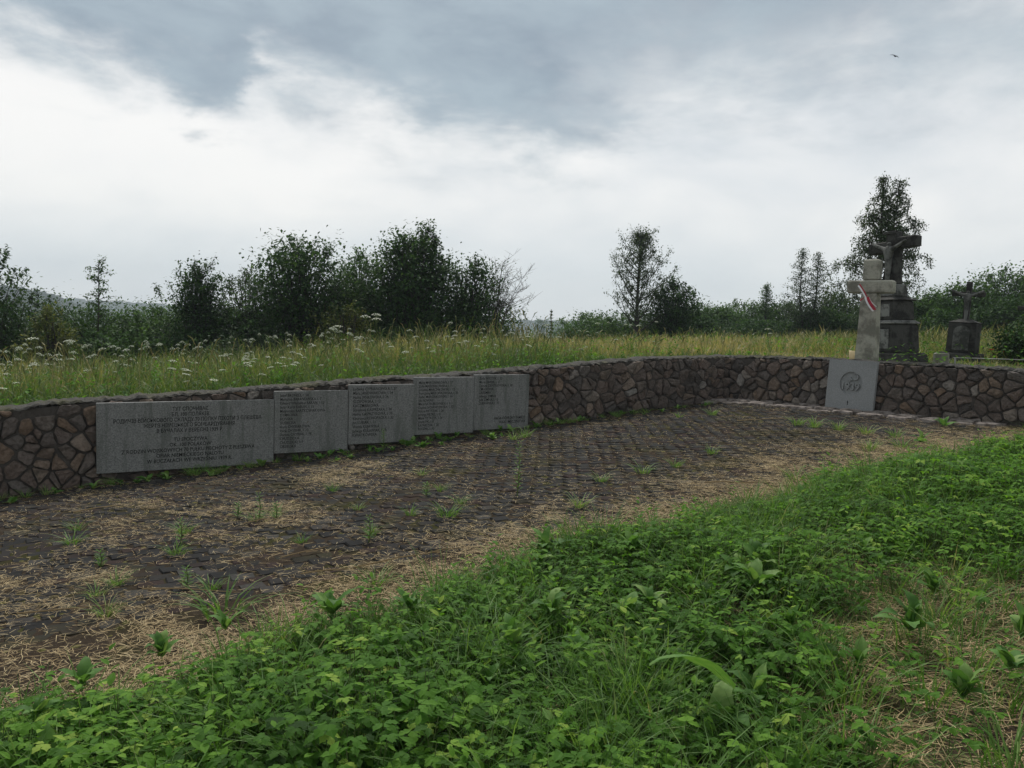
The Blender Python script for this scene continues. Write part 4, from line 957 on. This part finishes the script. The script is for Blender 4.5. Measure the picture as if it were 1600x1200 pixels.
# white umbels, each a plant of its own
def umbel_mesh(k):
    r = np.random.RandomState(200 + k); V, F, mi = [], [], []; mb = MB()
    mb.tube(bez(np.zeros(3), np.array([r.normal(0, .04), r.normal(0, .04), .5]), np.array([r.normal(0, .06), r.normal(0, .06), .93]), np.linspace(0, 1, 5)), np.linspace(.007, .004, 5), 4, cap=False)
    top = mb.V[0][-4:].mean(0); nst = 1; stemfaces = sum(len(f) if isinstance(f, np.ndarray) else 1 for f in mb.F)
    hd = []
    for j in range(17):
        a = j * 2.399; q = math.sqrt((j + .3) / 17) * .085 * r.uniform(.9, 1.1); c = top + np.array([math.cos(a) * q, math.sin(a) * q, .07 - q * q * 5.5 + r.uniform(-.004, .004)]); hd.append(c)
        mb.tube(np.array([top, c - [0, 0, .006]]), [.0018, .0012], 3, cap=False)
    stemfaces = sum(len(f) if isinstance(f, np.ndarray) else 1 for f in mb.F)
    for c in hd:
        n = 6; th = np.arange(n) * 2 * np.pi / n; rad = r.uniform(.010, .017); mb.add(np.vstack([np.c_[c[0] + np.cos(th) * rad, c[1] + np.sin(th) * rad, np.full(n, c[2] - .004)], [[c[0], c[1], c[2] + .008]]]), [np.array([[i, (i + 1) % n, n] for i in range(n)]), list(range(n))[::-1]])
    tot = sum(len(f) if isinstance(f, np.ndarray) else 1 for f in mb.F)
    o = mb.build('umbel_flower', [M['stem'], M['umbel']]); o.data.polygons.foreach_set('material_index', np.r_[np.zeros(stemfaces, np.int32), np.ones(tot - stemfaces, np.int32)]); o.data.update(); return o
ups = [umbel_mesh(k) for k in range(6)]; n_u = 0; tries = 0
rs = np.random.RandomState(131)
while n_u < 280 and tries < 9000:
    tries += 1; a = RAD(rs.uniform(-34, 20)); r = math.exp(rs.uniform(math.log(9.3), math.log(20), )); x, y = r * math.sin(a), r * math.cos(a); d = float(behind(x, y))
    dens = (1.0 if x < -2.5 else .35 if x < 3 else .12) * np.interp(d, [.7, 1.2, 4, 8, 12], [.7, 1, 1, .5, .25]) * np.clip(.6 + .7 * float(bumps(x + 20, y, .8)), .05, 1)
    if d < .7 or rs.rand() > dens: continue
    o = ups[n_u] if n_u < 6 else ups[rs.randint(6)].copy()
    if n_u >= 6: COL.objects.link(o)
    s = np.interp(d, [.6, 2, 4, 10], [.34, .55, .75, .9]) * rs.uniform(.6, 1.2); o.location = (x, y, float(zg(x, y)) - .02); o.rotation_euler = (rs.normal(0, .1), rs.normal(0, .1), rs.uniform(0, 6.28)); w_ = rs.uniform(.38, .72); o.scale = (w_, w_, s)
    pl_ = foot_place(x, y); sz_ = 'tiny' if w_ < .48 else 'broad' if w_ > .62 else 'small'; tag(o, sz_ + ' white umbel flower in the meadow behind ' + pl_, 'wildflower', 'white umbels behind ' + pl_); n_u += 1
for k, (x, y, s) in enumerate([(-3.55, 18.4, 1.28), (-3.35, 18.6, 1.32), (-3.15, 18.2, 1.16), (-3.75, 18.0, 1.05), (-9.6, 16.2, 1.2), (-9.2, 16.6, 1.1)]):
    o = ups[k % 6].copy(); COL.objects.link(o); o.location = (x, y, float(zg(x, y))); o.scale = (1.45, 1.45, s); o.rotation_euler = (.05, .08, k)
    tag(o, 'large tall hogweed umbel rising above the meadow flowers', 'wildflower', 'tall hogweed umbels')
# green weed clump behind the wall, tall whorled stalk, red flowers
def whorl(x, y, top):
    rs = np.random.RandomState(141); z = float(zg(x, y)); H = top - z; o = empty('tall_weed', (x, y, z)); tag(o, 'tall weed with whorled seed heads silhouetted in the gap', 'weed'); mb = MB(); mb.tube([(0, 0, 0), (.01, 0, H * .6), (0, 0, H)], [.012, .009, .004], 5); mb.build('stalk', M['brown_stem'], o); L = []
    for q in np.linspace(.55, .99, 7):
        rad = .10 * (1.25 - q); n_ = 40; a = rs.uniform(0, 6.28, n_); L.append(np.c_[np.cos(a) * rad * rs.uniform(.3, 1, n_), np.sin(a) * rad * rs.uniform(.3, 1, n_), q * H + rs.normal(0, .012, n_)])
    leaf_cloud(np.vstack(L), .035, rs, M['leaf_dark'], o).name = 'whorls'
whorl(.83, 18, 1.86)
def red_flower(x, y, z, s, label):
    g0 = float(zg(x, y)); o = empty('red_flower', (x, y, g0)); tag(o, label, 'flower'); mb = MB(); mb.tube([(0, 0, 0), (.01, 0, (z - g0) * .5), (0, 0, z - g0)], [.006, .005, .004], 5); mb.build('stem', M['stem'], o); rs = np.random.RandomState(int(x * 100))
    for k in range(7):
        a = k * .9; V = np.array([(0, 0, 0), (.6, .3, .35), (1, 0, .5), (.6, -.3, .35), (.5, 0, .2)]) * s; R = np.array(Matrix.Rotation(a, 3, 'Z')); mk('petal', V @ R.T + [0, 0, z - g0], [np.array([[0, 1, 4], [1, 2, 4], [2, 3, 4], [3, 0, 4]])], M['poppy'], {'rnd': np.zeros(5)}, o)
red_flower(8.05, 13.5, 1.36, .05, 'small red flower in the grass between the gravestone and the dark bush')
red_flower(8.22, 13.45, 1.335, .04, 'smaller red bloom close against the dark bush')

# ------------------------------------------------------------------ foreground: soil edge, leafy ground cover, grass
def compound(k, simple=False):
    """three toothed leaflets on a common stalk point"""
    r = np.random.RandomState(300 + k); V, F = [], []; n0 = 0
    ed = np.array([(.12, .10), (.30, .38), (.20, .46), (.31, .66), (.10, .84)]) if not simple else np.array([(.28, .42)])
    for a, s in [(0, 1.0), (1.15, .86), (-1.15, .86)]:
        a += r.uniform(-.2, .2); s *= r.uniform(.85, 1.1); e = ed * [r.uniform(.85, 1.3), 1]; n = len(e)
        P = np.vstack([[(0, 0)], e, [(0, 1)], e[::-1] * [-1, 1], [(0, .5)]])
        Z = .14 * np.abs(P[:, 0]) - .30 * P[:, 1] ** 2 * r.uniform(.5, 1.3) + r.uniform(-.015, .015, len(P)); m_ = len(P) - 1
        f = np.array([[m_, i, (i + 1) % m_] for i in range(m_)]); ca, sa = math.cos(a), math.sin(a)
        V.append((np.c_[P, Z] * s) @ np.array([[ca, -sa, 0], [sa, ca, 0], [0, 0, 1]]).T + np.array([-sa * .08, ca * .08, 0])); F.append(f + n0); n0 += len(P)
    return np.vstack(V), [np.vstack(F)]
cps = [compound(k) for k in range(6)] + [compound(k, True) for k in range(6)]
rs = np.random.RandomState(150)
def bare(x, y): return sstep(-.05, .55, (x - .72) - (y - 2.5) * .40 + .26 * bumps(x, y, 2.2)) * sstep(5.0, 3.9, y)
NP = 4900; px_ = rs.uniform(-4.2, 8.2, NP * 8); py_ = rs.uniform(1.5, 9.6, NP * 8)
edge = border(px_) - .02 + .10 * bumps(px_, py_, 3.0)
ok = (py_ < edge) & (np.abs(px_) / py_ < .78) & (rs.uniform(0, 1, len(px_)) > bare(px_, py_) * .97) & (behind(px_, py_) < -.3) & (bumps(px_, py_, 2.4) + .4 * bumps(px_ + 3, py_, 5.5) > rs.uniform(-1.1, .35, len(px_)))
px_, py_ = px_[ok][:NP], py_[ok][:NP]; NP = len(px_); print('herb plants', NP)
nl = rs.randint(4, 8, NP); pid = np.repeat(np.arange(NP), nl); N = len(pid)
patch = bumps(px_ + 7, py_, 1.3); ph = np.clip(.17 + .075 * patch, .06, .34) * rs.uniform(.55, 1.4, NP) * np.interp(border(px_) - py_, [0, .5], [.6, 1])
a = rs.uniform(0, 6.283, N); rad = rs.uniform(.02, .13, N)
lx, ly = px_[pid] + np.cos(a) * rad, py_[pid] + np.sin(a) * rad; lz = zg(lx, ly) + ph[pid] * rs.uniform(.45, 1.1, N)
size = rs.uniform(.026, .056, N) * np.interp(ph[pid], [.07, .3], [.75, 1.15])
tint = np.clip(rs.normal(.44, .17, NP) + .18 * bumps(px_ + 3, py_ + 1, 1.0), .05, 1)[pid] + rs.normal(0, .09, N) + np.where(rs.rand(N) < .03, .35, 0)
Vs, Fs, As, nv = [], [], [], 0; var = rs.randint(0, 6, N) + np.where(ly > 3.6, 6, 0)
for k in range(12):
    s = var == k; R = rot_zx(a[s] - np.pi / 2 + rs.uniform(-.5, .5, s.sum()), rs.uniform(-.35, .25, s.sum()))
    V, F, A = instances(cps[k][0], cps[k][1], R, np.c_[lx, ly, lz][s], size[s], np.clip(tint[s], 0, 1)); Vs.append(V); Fs += [f + nv for f in F]; As.append(A); nv += len(V)
tag(mk('ground_cover', np.vstack(Vs), Fs, M['herb'], {'rnd': np.concatenate(As)}), 'low leafy ground cover with toothed three-part leaves in front of the paving', 'ground cover', kind='stuff')
# leaf stalks
b0 = np.c_[px_[pid], py_[pid], zg(px_, py_)[pid]]; b1 = np.c_[lx, ly, lz]; sd = np.c_[-np.sin(a), np.cos(a), np.zeros(N)] * .0016
V = np.stack([b0 - sd, b0 + sd, b1 + sd, b1 - sd], 1).reshape(-1, 3); q = (np.arange(N) * 4)[:, None] + np.array([[0, 1, 2, 3]])
tag(mk('leaf_stalks', V, [q], M['stem'], {'rnd': np.full(len(V), .4)}), 'thin stalks of the leafy ground cover', 'ground cover', kind='stuff')
# plain oval-leaved herbs mixed in
rs = np.random.RandomState(155); NQ = 1500; qx = rs.uniform(-4.2, 8.2, NQ * 9); qy = rs.uniform(1.6, 9.4, NQ * 9)
k = (qy < border(qx) + .05 + .1 * bumps(qx, qy, 3.)) & (np.abs(qx) / qy < .78) & (behind(qx, qy) < -.3) & (rs.rand(len(qx)) > bare(qx, qy) * .7) & (bumps(qx + 15, qy, 1.8) > rs.uniform(-.6, 1.0, len(qx)))
qx, qy = qx[k][:NQ], qy[k][:NQ]; NQ = len(qx); per = 9; qi = np.repeat(np.arange(NQ), per); N2_ = len(qi); a2 = np.tile(np.arange(per) * 2.4, NQ) + rs.uniform(0, 6.28, NQ)[qi]; lev = np.tile(np.linspace(.15, 1, per), NQ); hq = rs.uniform(.10, .30, NQ)[qi]
OV = np.array([(0, 0, 0), (.2, .25, .04), (.24, .55, .02), (.1, .85, -.06), (0, 1, -.12), (-.1, .85, -.06), (-.24, .55, .02), (-.2, .25, .04), (0, .5, -.02)]); OF = [np.array([[8, i_, (i_ + 1) % 8] for i_ in range(8)])]
V, F, A = instances(OV, OF, rot_zx(a2, rs.uniform(-.1, .75, N2_)), np.c_[qx[qi], qy[qi], zg(qx, qy)[qi] + hq * lev], rs.uniform(.035, .075, N2_) * (1.25 - .5 * lev), np.clip(rs.normal(.55, .16, NQ)[qi] + rs.normal(0, .07, N2_), 0, 1))
tag(mk('oval_leaved_herbs', V, F, M['herb'], {'rnd': A}), 'oval-leaved herbs mixed into the leafy ground cover', 'ground cover', kind='stuff')
# grass in the foreground
def grass_patch(name, label, cx_, cy_, per, hr, wr, leanr, tint_, seed, spread=.05):
    rs = np.random.RandomState(seed); n = len(cx_); N = n * per; id_ = np.repeat(np.arange(n), per)
    x = cx_[id_] + rs.normal(0, spread, N); y = cy_[id_] + rs.normal(0, spread, N)
    hs = rs.uniform(*hr, n)[id_] * rs.uniform(.5, 1.15, N)
    V, F = blades(np.c_[x, y, zg(x, y) - .005], hs, rs.uniform(*wr, N), rs.uniform(*leanr, N), np.arctan2(y - cy_[id_], x - cx_[id_]) + rs.normal(0, .6, N), rs)
    tv = np.clip(np.broadcast_to(tint_, (n,))[id_] + rs.normal(0, .15, N), 0, 1)
    return tag(mk(name, V, F, M['fg_grass'], {'rnd': np.repeat(tv, 7)}), label, 'grass', kind='stuff')
def fg_points(n, seed, cond):
    rs = np.random.RandomState(seed); x = rs.uniform(-4.2, 8.4, n * 12); y = rs.uniform(1.6, 9.8, n * 12); k = (np.abs(x) / y < .78) & (y < border(x) + .05 + .12 * bumps(x, y, 3.)) & (behind(x, y) < -.15) & cond(x, y, rs); return x[k][:n], y[k][:n]
gx_, gy_ = fg_points(780, 160, lambda x, y, r: (r.uniform(-1.0, 1.0, len(x)) < bumps(x + 31, y, 1.6) + .5 * sstep(3.4, 2.6, y)) & (r.rand(len(x)) > .75 * bare(x, y)))
grass_patch('grass_tufts', 'long bending grass tufts among the leafy ground cover', gx_, gy_, 34, (.14, .36), (.0035, .007), (.3, 1.1), np.random.RandomState(1).uniform(.35, .7, len(gx_)), 161)
gx_, gy_ = fg_points(900, 162, lambda x, y, r: border(x) - y < .55)
grass_patch('edge_grass', 'fine grass along the front edge of the paving', gx_, gy_, 26, (.06, .24), (.003, .006), (.3, 1.0), np.random.RandomState(2).uniform(.3, .65, len(gx_)), 163)
gx_, gy_ = fg_points(480, 164, lambda x, y, r: r.uniform(0, 1, len(x)) < bare(x, y))
grass_patch('worn_grass', 'thin yellowing grass on the trodden soil', gx_, gy_, 22, (.04, .17), (.0025, .005), (.5, 1.3), np.random.RandomState(3).uniform(.45, .95, len(gx_)), 165, .09)
gx_, gy_ = fg_points(1200, 166, lambda x, y, r: r.rand(len(x)) > .7 * bare(x, y))
grass_patch('short_grass', 'short grass filling the gaps in the ground cover', gx_, gy_, 14, (.05, .16), (.003, .005), (.3, 1.1), np.random.RandomState(4).uniform(.3, .6, len(gx_)), 167, .08)

# broad-leaved plants
def dock_leaf(k):
    r = np.random.RandomState(400 + k); n = 9; ts = np.linspace(0, 1, n); w_ = np.array([.03, .13, .19, .21, .20, .17, .13, .07, .0]) * r.uniform(.85, 1.2) * np.r_[1, r.uniform(.82, 1.15, 7), 1]; wav = r.uniform(-.035, .035, (n, 2))
    bend = r.uniform(.35, .8); c = np.c_[np.zeros(n), ts * (1 - .15 * bend * ts), .55 * np.sin(ts * 1.9) * bend - .35 * bend * ts ** 2]
    V = []
    for i in range(n):
        V += [c[i] + [-w_[i], 0, .10 * w_[i] * 4 * .3 + wav[i, 0]], c[i] + [-w_[i] * .5, 0, .015], c[i], c[i] + [w_[i] * .5, 0, .015], c[i] + [w_[i], 0, .12 * w_[i] + wav[i, 1]]]
    F = [[i * 5 + j, i * 5 + j + 1, i * 5 + j + 6, i * 5 + j + 5] for i in range(n - 1) for j in range(4)]
    V = np.array(V); st = len(V)
    return V, F
leaves = []
stage = []
for k in range(6):
    V, F = dock_leaf(k); o = mk('leaf', V, F, M['dock'], {'rnd': np.full(len(V), .25 + .13 * k)}, smooth=True); leaves.append(o); stage.append(o)
used = set()
def put_leaf(parent, k, loc, rot, s):
    if k not in used: used.add(k); o = leaves[k]; o.parent = parent; o.location = loc; o.rotation_euler = rot; o.scale = (s,) * 3
    else: child_copy(leaves[k], parent, loc, rot, (s,) * 3)
def rosette(name, label, cat, group, x, y, n, ln, rs, zoff=0.0, rise=.5):
    o = empty(name, (x, y, float(zg(x, y)) + zoff)); tag(o, label, cat, group); a0 = rs.uniform(0, 6.28)
    for k in range(n): put_leaf(o, rs.randint(6), (0, 0, rs.uniform(0, .02)), (rs.uniform(.05, rise), rs.normal(0, .15), a0 + k * 2.4 + rs.uniform(-.3, .3)), ln * rs.uniform(.6, 1.1))
    return o
rs = np.random.RandomState(170)
DOCK = [(-1.35, 3.78), (-1.54, 3.5), (-1.79, 3.31), (-0.86, 3.91), (-0.52, 3.4), (0.04, 3.4), (0.24, 3.8), (0.96, 2.91), (-0.15, 3.98), (1.79, 3.44), (2.2, 3.32), (2.03, 4.48), (-0.47, 3.9), (0.75, 4.7), (0.71, 3.85), (-0.85, 3.0), (-0.2, 2.93), (-1.77, 2.95), (1.35, 3.24), (0.33, 3.36), (1.68, 2.83), (1.03, 4.02), (-0.06, 3.12), (2.9, 5.4), (3.6, 6.3), (.2, 4.6)]
while len(DOCK) < 46:
    x, y = rs.uniform(-2.6, 4.5), rs.uniform(2.3, 7.0)
    if abs(x) / y < .72 and y < border(x) - .05: DOCK.append((x, y))
for k, (x, y) in enumerate(DOCK):
    n_, l_ = rs.randint(6, 11), rs.uniform(.09, .19); pl_ = 'at the front edge of the paving' if border(x) - y < .45 else 'beside the trodden soil' if bare(np.array(x), np.array(y)) > .2 else 'deep in the leafy ground cover'
    rosette('dock_plant', ('small ' if l_ < .13 else 'large ' if l_ > .165 else 'medium ') + 'broad-leaved weed ' + pl_, 'weed', 'broad-leaved weeds ' + pl_, x, y, n_, l_, rs, rs.uniform(.06, .15), 1.15)
o = rosette('dock_plant', 'weed with one very large arching leaf beside the trodden soil', 'weed', None, .80, 2.80, 4, .2, rs, .03, .9)
put_leaf(o, 3, (0.05, .02, .17), (.15, .5, 1.75), .36)
FOOT = [(-4.3, 8.75), (-4.05, 8.85), (-3.9, 8.98), (-3.39, 8.99), (-2.47, 9.66), (-2.35, 9.8), (-2.09, 9.54), (-1.94, 9.67), (-1.68, 10.06), (-1.5, 10.1), (-1.12, 10.17), (-0.89, 10.3), (-0.23, 10.62), (-0.11, 10.81), (2.39, 12.58), (2.7, 12.88), (3.17, 13.0), (1.03, 11.97), (-5.05, 8.0), (-5.2, 8.0), (-4.83, 8.4)]
for k in range(34):
    tq = rs.uniform(-2.9, 5.5); c_ = WA + U * tq - NRM * rs.uniform(.14, .42); FOOT.append((float(c_[0]), float(c_[1])))
for k, (x, y) in enumerate(FOOT):
    s = foot_place(x, y); rosette('leafy_weed', 'small leafy weed growing at the foot of ' + s, 'weed', 'weeds at the foot of ' + s, x, y, rs.randint(6, 12), rs.uniform(.07, .15), rs, .0, .9)
for x, y in [(5.75, 10.55), (4.59, 8.88)]: rosette('leafy_weed', 'upright leafy weed near the end of the stone ledge', 'weed', 'weeds near the ledge end', x, y, 6, .2, rs, .0, 1.2)
# tufts on the paving
def tuft_mesh(k):
    r = np.random.RandomState(500 + k); N = 46; a = r.uniform(0, 6.283, N); q = r.uniform(0, .05, N)
    V, F = blades(np.c_[np.cos(a) * q, np.sin(a) * q, np.zeros(N)], r.uniform(.05, .16, N), r.uniform(.003, .006, N), r.uniform(.5, 1.3, N), a + r.normal(0, .4, N), r); return mk('grass_tuft', V, F, M['fg_grass'], {'rnd': np.repeat(np.clip(r.normal(.5 + .06 * k, .15, N), 0, 1), 7)})
tfs = [tuft_mesh(k) for k in range(5)]
TUFT = [(-1.59, 4.37, 2.0), (-2.62, 6.35, 1.1), (-2.41, 5.72, 1.2), (-2.52, 5.07, 1.0), (-2.53, 4.83, .9), (-1.82, 4.83, 1.0), (-3.43, 6.19, 1.3), (-1.03, 5.96, .9), (-2.13, 6.66, 1.1), (-1.99, 6.78, 1), (-0.48, 6.35, 1.5), (-0.41, 6.83, 1.0), (0.59, 6.47, 1.2), (1.31, 7.73, 1.4), (0.87, 7.44, 1.1), (2.18, 8.56, 1.1), (2.57, 7.06, 1.5), (1.67, 7.96, 1), (-0.78, 4.75, 1.4), (-2.27, 4.44, 1.0), (-0.63, 7.41, .8), (-1.29, 6.8, .8), (-0.91, 8.27, .9), (-1.71, 7.69, .9), (-3.65, 6.67, 1.0), (-1.53, 5.85, .8), (-0.8, 6.47, .9), (2.87, 7.18, 1.3), (3.74, 10.4, 1.5), (3.87, 10.15, 1.6), (4.1, 9.95, 1.4), (4.3, 9.6, 1.5), (4.5, 9.3, 1.3), (3.0, 11.9, 1.2), (2.5, 11.8, 1.), (.2, 10.6, 1.5), (.05, 10.45, 1.3), (4.2, 8.5, 1.6), (3.77, 8.32, 1.4)]
for k in range(60):
    tq = rs.uniform(-3.5, 7.2); dd = rs.uniform(-.5, -.12); c_ = WA + U * tq + NRM * dd; TUFT.append((c_[0], c_[1], rs.uniform(.5, 1.1)))
for k, (x, y, s) in enumerate(TUFT):
    o = tfs[k] if k < 5 else tfs[rs.randint(5)].copy()
    if k >= 5: COL.objects.link(o)
    o.location = (x, y, float(z_low(x, y)) + .008); o.rotation_euler = (0, 0, rs.uniform(0, 6.28)); o.scale = (s, s, s * rs.uniform(.7, 1)); pl_ = 'along ' + foot_place(x, y) if -float(behind(x, y)) < .55 and np.dot(np.array([x, y]) - CORNER, M2) < -.9 else 'along the stone ledge' if np.dot(np.array([x, y]) - CORNER, M2) > -1.2 else 'in the straw by the front edge of the paving' if y < border(x) + 1.0 else 'on the open paving'
    tag(o, ('tiny ' if s < .75 else 'bushy ' if s > 1.35 else 'small ') + 'grass tuft ' + pl_, 'grass tuft', 'grass tufts ' + pl_)
# slender upright weeds
def spire(x, y, H, label, group, n=34, ln=.045):
    rs = np.random.RandomState(int((x + 20) * 97)); o = empty('slender_weed', (x, y, float(z_low(x, y)) + .005)); tag(o, label, 'weed', group); mb = MB(); mb.tube([(0, 0, 0), (.01, 0, H * .5), (.0, 0, H)], [.005, .004, .002], 4); mb.build('stalk', M['stem'], o)
    a = np.arange(n) * 2.4; q = np.linspace(.12, 1, n); R = rot_zx(a - np.pi / 2, rs.uniform(.1, .7, n)); V, F, A = instances(LEAF_V * [.55, 1, 1], LEAF_F, R, np.c_[np.cos(a) * .006, np.sin(a) * .006, q * H], ln * (1.3 - .5 * q), rs.uniform(.3, .7, n)); tag(mk('foliage', V, F, M['fg_grass'], {'rnd': A}, o), kind='stuff')
spire(.08, 7.05, .50, 'tall slender weed standing alone in the middle of the paving', None, 44, .05)
for x, y, H in [(-2.1, 6.65, .24), (-2.51, 6.04, .2), (-1.95, 6.62, .16), (-1.01, 5.75, .2), (-2.34, 6.82, .14), (-.75, 7.2, .13), (-2.0, 4.9, .14), (-2.85, 5.5, .13), (-1.6, 10.0, .3)]: spire(x, y, H, 'short upright weed sprouting between the pavers', 'upright weeds on the paving')

# ------------------------------------------------------------------ litter on the paving
rs = np.random.RandomState(180)
N = 880000; x = rs.uniform(-6.5, 7, N); y = rs.uniform(2.4, 13.5, N); db = y - border(x); dw = -behind(x, y)
mat_ = .9 * np.exp(-(np.maximum(db - .3, 0) / .8) ** 2) + .62 * sstep(-.25, .9, bumps(x + 4, y, 1.7)) * sstep(.8, -2.4, x) * sstep(.3, 1.6, dw) + .07
mat_ += .6 * np.exp(-((x - 3.2) ** 2 / 4.5 + (db - .7) ** 2 / 1.0)) ; mat_ *= sstep(-.25, .05, db)
mat_ *= np.clip(.62 + .6 * bumps(x, y, 3.1) + .5 * bumps(x + 9, y, 7.0), .10 + .5 * np.exp(-(np.maximum(db, 0) / .8) ** 2), 1.2)
k = (rs.rand(N) < mat_) & (dw > .15) & (np.abs(x) / y < .8); x, y, db = x[k], y[k], db[k]; N = len(x); print('straw', N)
def straw(name, x, y, label, lo, hi, wlo, whi, zhi, lumf):
    N = len(x); a = rs.normal(.25, 1.1, N); ln = rs.uniform(lo, hi, N); d = np.c_[np.cos(a), np.sin(a), np.zeros(N)]; s = np.c_[-np.sin(a), np.cos(a), rs.uniform(-.4, .4, N)] * (rs.uniform(wlo, whi, N) / 2)[:, None]
    zb = zg(x, y) + .024 + rs.uniform(0, zhi, N); c = np.c_[x, y, zb]; tl_ = rs.normal(0, .07, N); bend = np.c_[-np.sin(a), np.cos(a), np.zeros(N)] * (rs.normal(0, .06, N) * ln)[:, None] + np.c_[np.zeros((N, 2)), rs.uniform(0, .05, N) * ln]
    e0 = c - d * (ln / 2)[:, None] - np.c_[np.zeros((N, 2)), tl_ * ln / 2]; e1 = c + d * (ln / 2)[:, None] + np.c_[np.zeros((N, 2)), tl_ * ln / 2]; m_ = c + bend
    V = np.stack([e0 - s, e0 + s, m_ - s, m_ + s, e1 - s * .6, e1 + s * .6], 1).reshape(-1, 3); b = (np.arange(N) * 6)[:, None]; Q = np.concatenate([b + np.array([[0, 1, 3, 2]]), b + np.array([[2, 3, 5, 4]])])
    return tag(mk(name, V, [Q], M['straw'], {'rnd': np.repeat(np.clip(lumf(N), 0, 1), 6)}), label, 'straw', kind='stuff')
straw('straw_litter', x, y, 'dry mown straw scattered over the paving', 0.018, .085, .0014, .0031, .022, lambda n: rs.normal(.60, .27, n))
gx_, gy_ = fg_points(14000, 181, lambda x, y, r: r.uniform(0, 1, len(x)) < bare(x, y) + .08)
straw('trodden_straw', gx_, gy_, 'dry grass litter on the trodden soil', .04, .16, .002, .004, .02, lambda n: rs.normal(.5, .2, n))
# pale flecks
N = 2600; x = rs.uniform(-6, 6.5, N); y = rs.uniform(4, 13.5, N); k = (y > border(x) + .2) & (behind(x, y) < -.3); x, y = x[k], y[k]; N = len(x)
V, F, A = instances(LEAF_V * [1.0, 1, .6] - [0, .5, 0], LEAF_F, rot_zx(rs.uniform(0, 6.28, N), rs.normal(0, .25, N)), np.c_[x, y, zg(x, y) + .030], rs.uniform(.006, .018, N), rs.uniform(.6, 1, N))
tag(mk('fallen_petals', V, F, M['straw'], {'rnd': A}), 'small pale flecks fallen on the dark pavers', 'litter', kind='stuff')
# clumps of moss between pavers
N = 16000; x = rs.uniform(-6.5, 6.5, N); y = rs.uniform(3.5, 13.4, N); k = (y > border(x)) & (behind(x, y) < -.1) & (bumps(x + 2, y + 5, 1.5) + 1.4 * np.exp(behind(x, y) / .35) > rs.uniform(-.3, 1.4, N)); x, y = x[k], y[k]; N = len(x)
dome = np.array([(math.cos(i * 1.0472), math.sin(i * 1.0472), 0) for i in range(6)] + [(0, 0, .45)]); V, F, A = instances(dome, [np.array([[i, (i + 1) % 6, 6] for i in range(6)])], rot_zx(rs.uniform(0, 6.28, N), rs.normal(0, .1, N)), np.c_[x, y, zg(x, y) + .002], rs.uniform(.012, .045, N), rs.uniform(.2, .9, N))
M['moss'] = foliage_mat('moss', [(0, (.035, .038, .012)), (.6, (.085, .08, .025)), (1, (.16, .13, .05))], .0, .95, .1, 6, .4)
tag(mk('moss_cushions', V, F, M['moss'], {'rnd': A}), 'yellowish moss cushions in the joints of the paving', 'moss', kind='stuff')
# long dry stems
for k, (x, y, L_) in enumerate([(-3.81, 7.39, .5), (-0.64, 5.21, .8), (-0.39, 5.31, .35), (2.17, 6.94, .4), (1.95, 6.95, .45), (-2.5, 4.55, .6), (-1.98, 6.51, .4), (-1.4, 5.5, .4), (3.6, 10.9, 1.3), (-1.92, 4.79, .6), (-1.11, 5.02, .4)]):
    a = rs.normal(.5, .5); o = empty('dry_stem', (x, y, float(z_low(x, y)) + .035), a); tag(o, 'long dry stem lying on the straw-strewn paving', 'dry stem', 'long dry stems on the paving'); mb = MB()
    mb.tube([(-L_ / 2, 0, 0), (-L_ * .1, rs.normal(0, .02), .012), (L_ / 2, rs.normal(0, .03), 0)], [.005, .0045, .002], 5, .3); mb.build('stem', M['straw'], o)
    mb = MB()
    for q in range(1): b = np.array([-L_ / 2 + L_ * rs.uniform(.3, .9), 0, .004]); mb.tube([b, b + [rs.uniform(.04, .1), rs.normal(0, .05), .006]], [.003, .0015], 4, .4)
    mb.build('side_twig', M['straw'], o)

# ------------------------------------------------------------------ bird
me = bpy.data.meshes.new('bird'); bv = [(0, 0, 0, .032), (.08, 0, .012, .022), (.10, 0, .02, .012), (-.09, 0, -.005, .010), (-.15, 0, -.01, .016), (.015, .07, .045, .020), (-.03, .17, .01, .012), (-.07, .24, -.05, .004), (.015, -.07, .045, .020), (-.03, -.17, .01, .012), (-.07, -.24, -.05, .004)]
me.from_pydata([b[:3] for b in bv], [(0, 1), (1, 2), (0, 3), (3, 4), (0, 5), (5, 6), (6, 7), (0, 8), (8, 9), (9, 10)], [])
o = bpy.data.objects.new('bird', me); COL.objects.link(o); o.modifiers.new('skin', 'SKIN')
for b, sv in zip(bv, me.skin_vertices[0].data): sv.radius = (b[3], b[3])
me.skin_vertices[0].data[0].use_root = True; o.modifiers.new('sub', 'SUBSURF').levels = 1; bpy.context.view_layer.update()
nm2 = bpy.data.meshes.new_from_object(o.evaluated_get(bpy.context.evaluated_depsgraph_get())); bpy.data.objects.remove(o); nm2.materials.clear(); nm2.materials.append(M['feather'])
o = bpy.data.objects.new('bird', nm2); COL.objects.link(o); o.location = (13.54, 30, 11.68); o.rotation_euler = (.5, .2, .9); o.scale = (.75,) * 3; tag(o, 'small dark bird flying in the cloudy sky', 'bird')

# ------------------------------------------------------------------ haze
m = bpy.data.materials.new('haze'); m.use_nodes = True; t = NT(m.node_tree); t.n.clear(); out = t.new('ShaderNodeOutputMaterial'); pvn = t.new('ShaderNodeVolumePrincipled')
pvn.inputs['Color'].default_value = (.82, .92, 1.0, 1); pvn.inputs['Density'].default_value = .0006; t.l.new(pvn.outputs[0], out.inputs['Volume'])
HZ = True
if HZ:
    mb = MB(); mb.box((0, 0, 22), (2300, 2300, 80)); o = mb.build('haze', m); tag(o, 'thin pale haze over the whole valley', 'haze', kind='stuff')
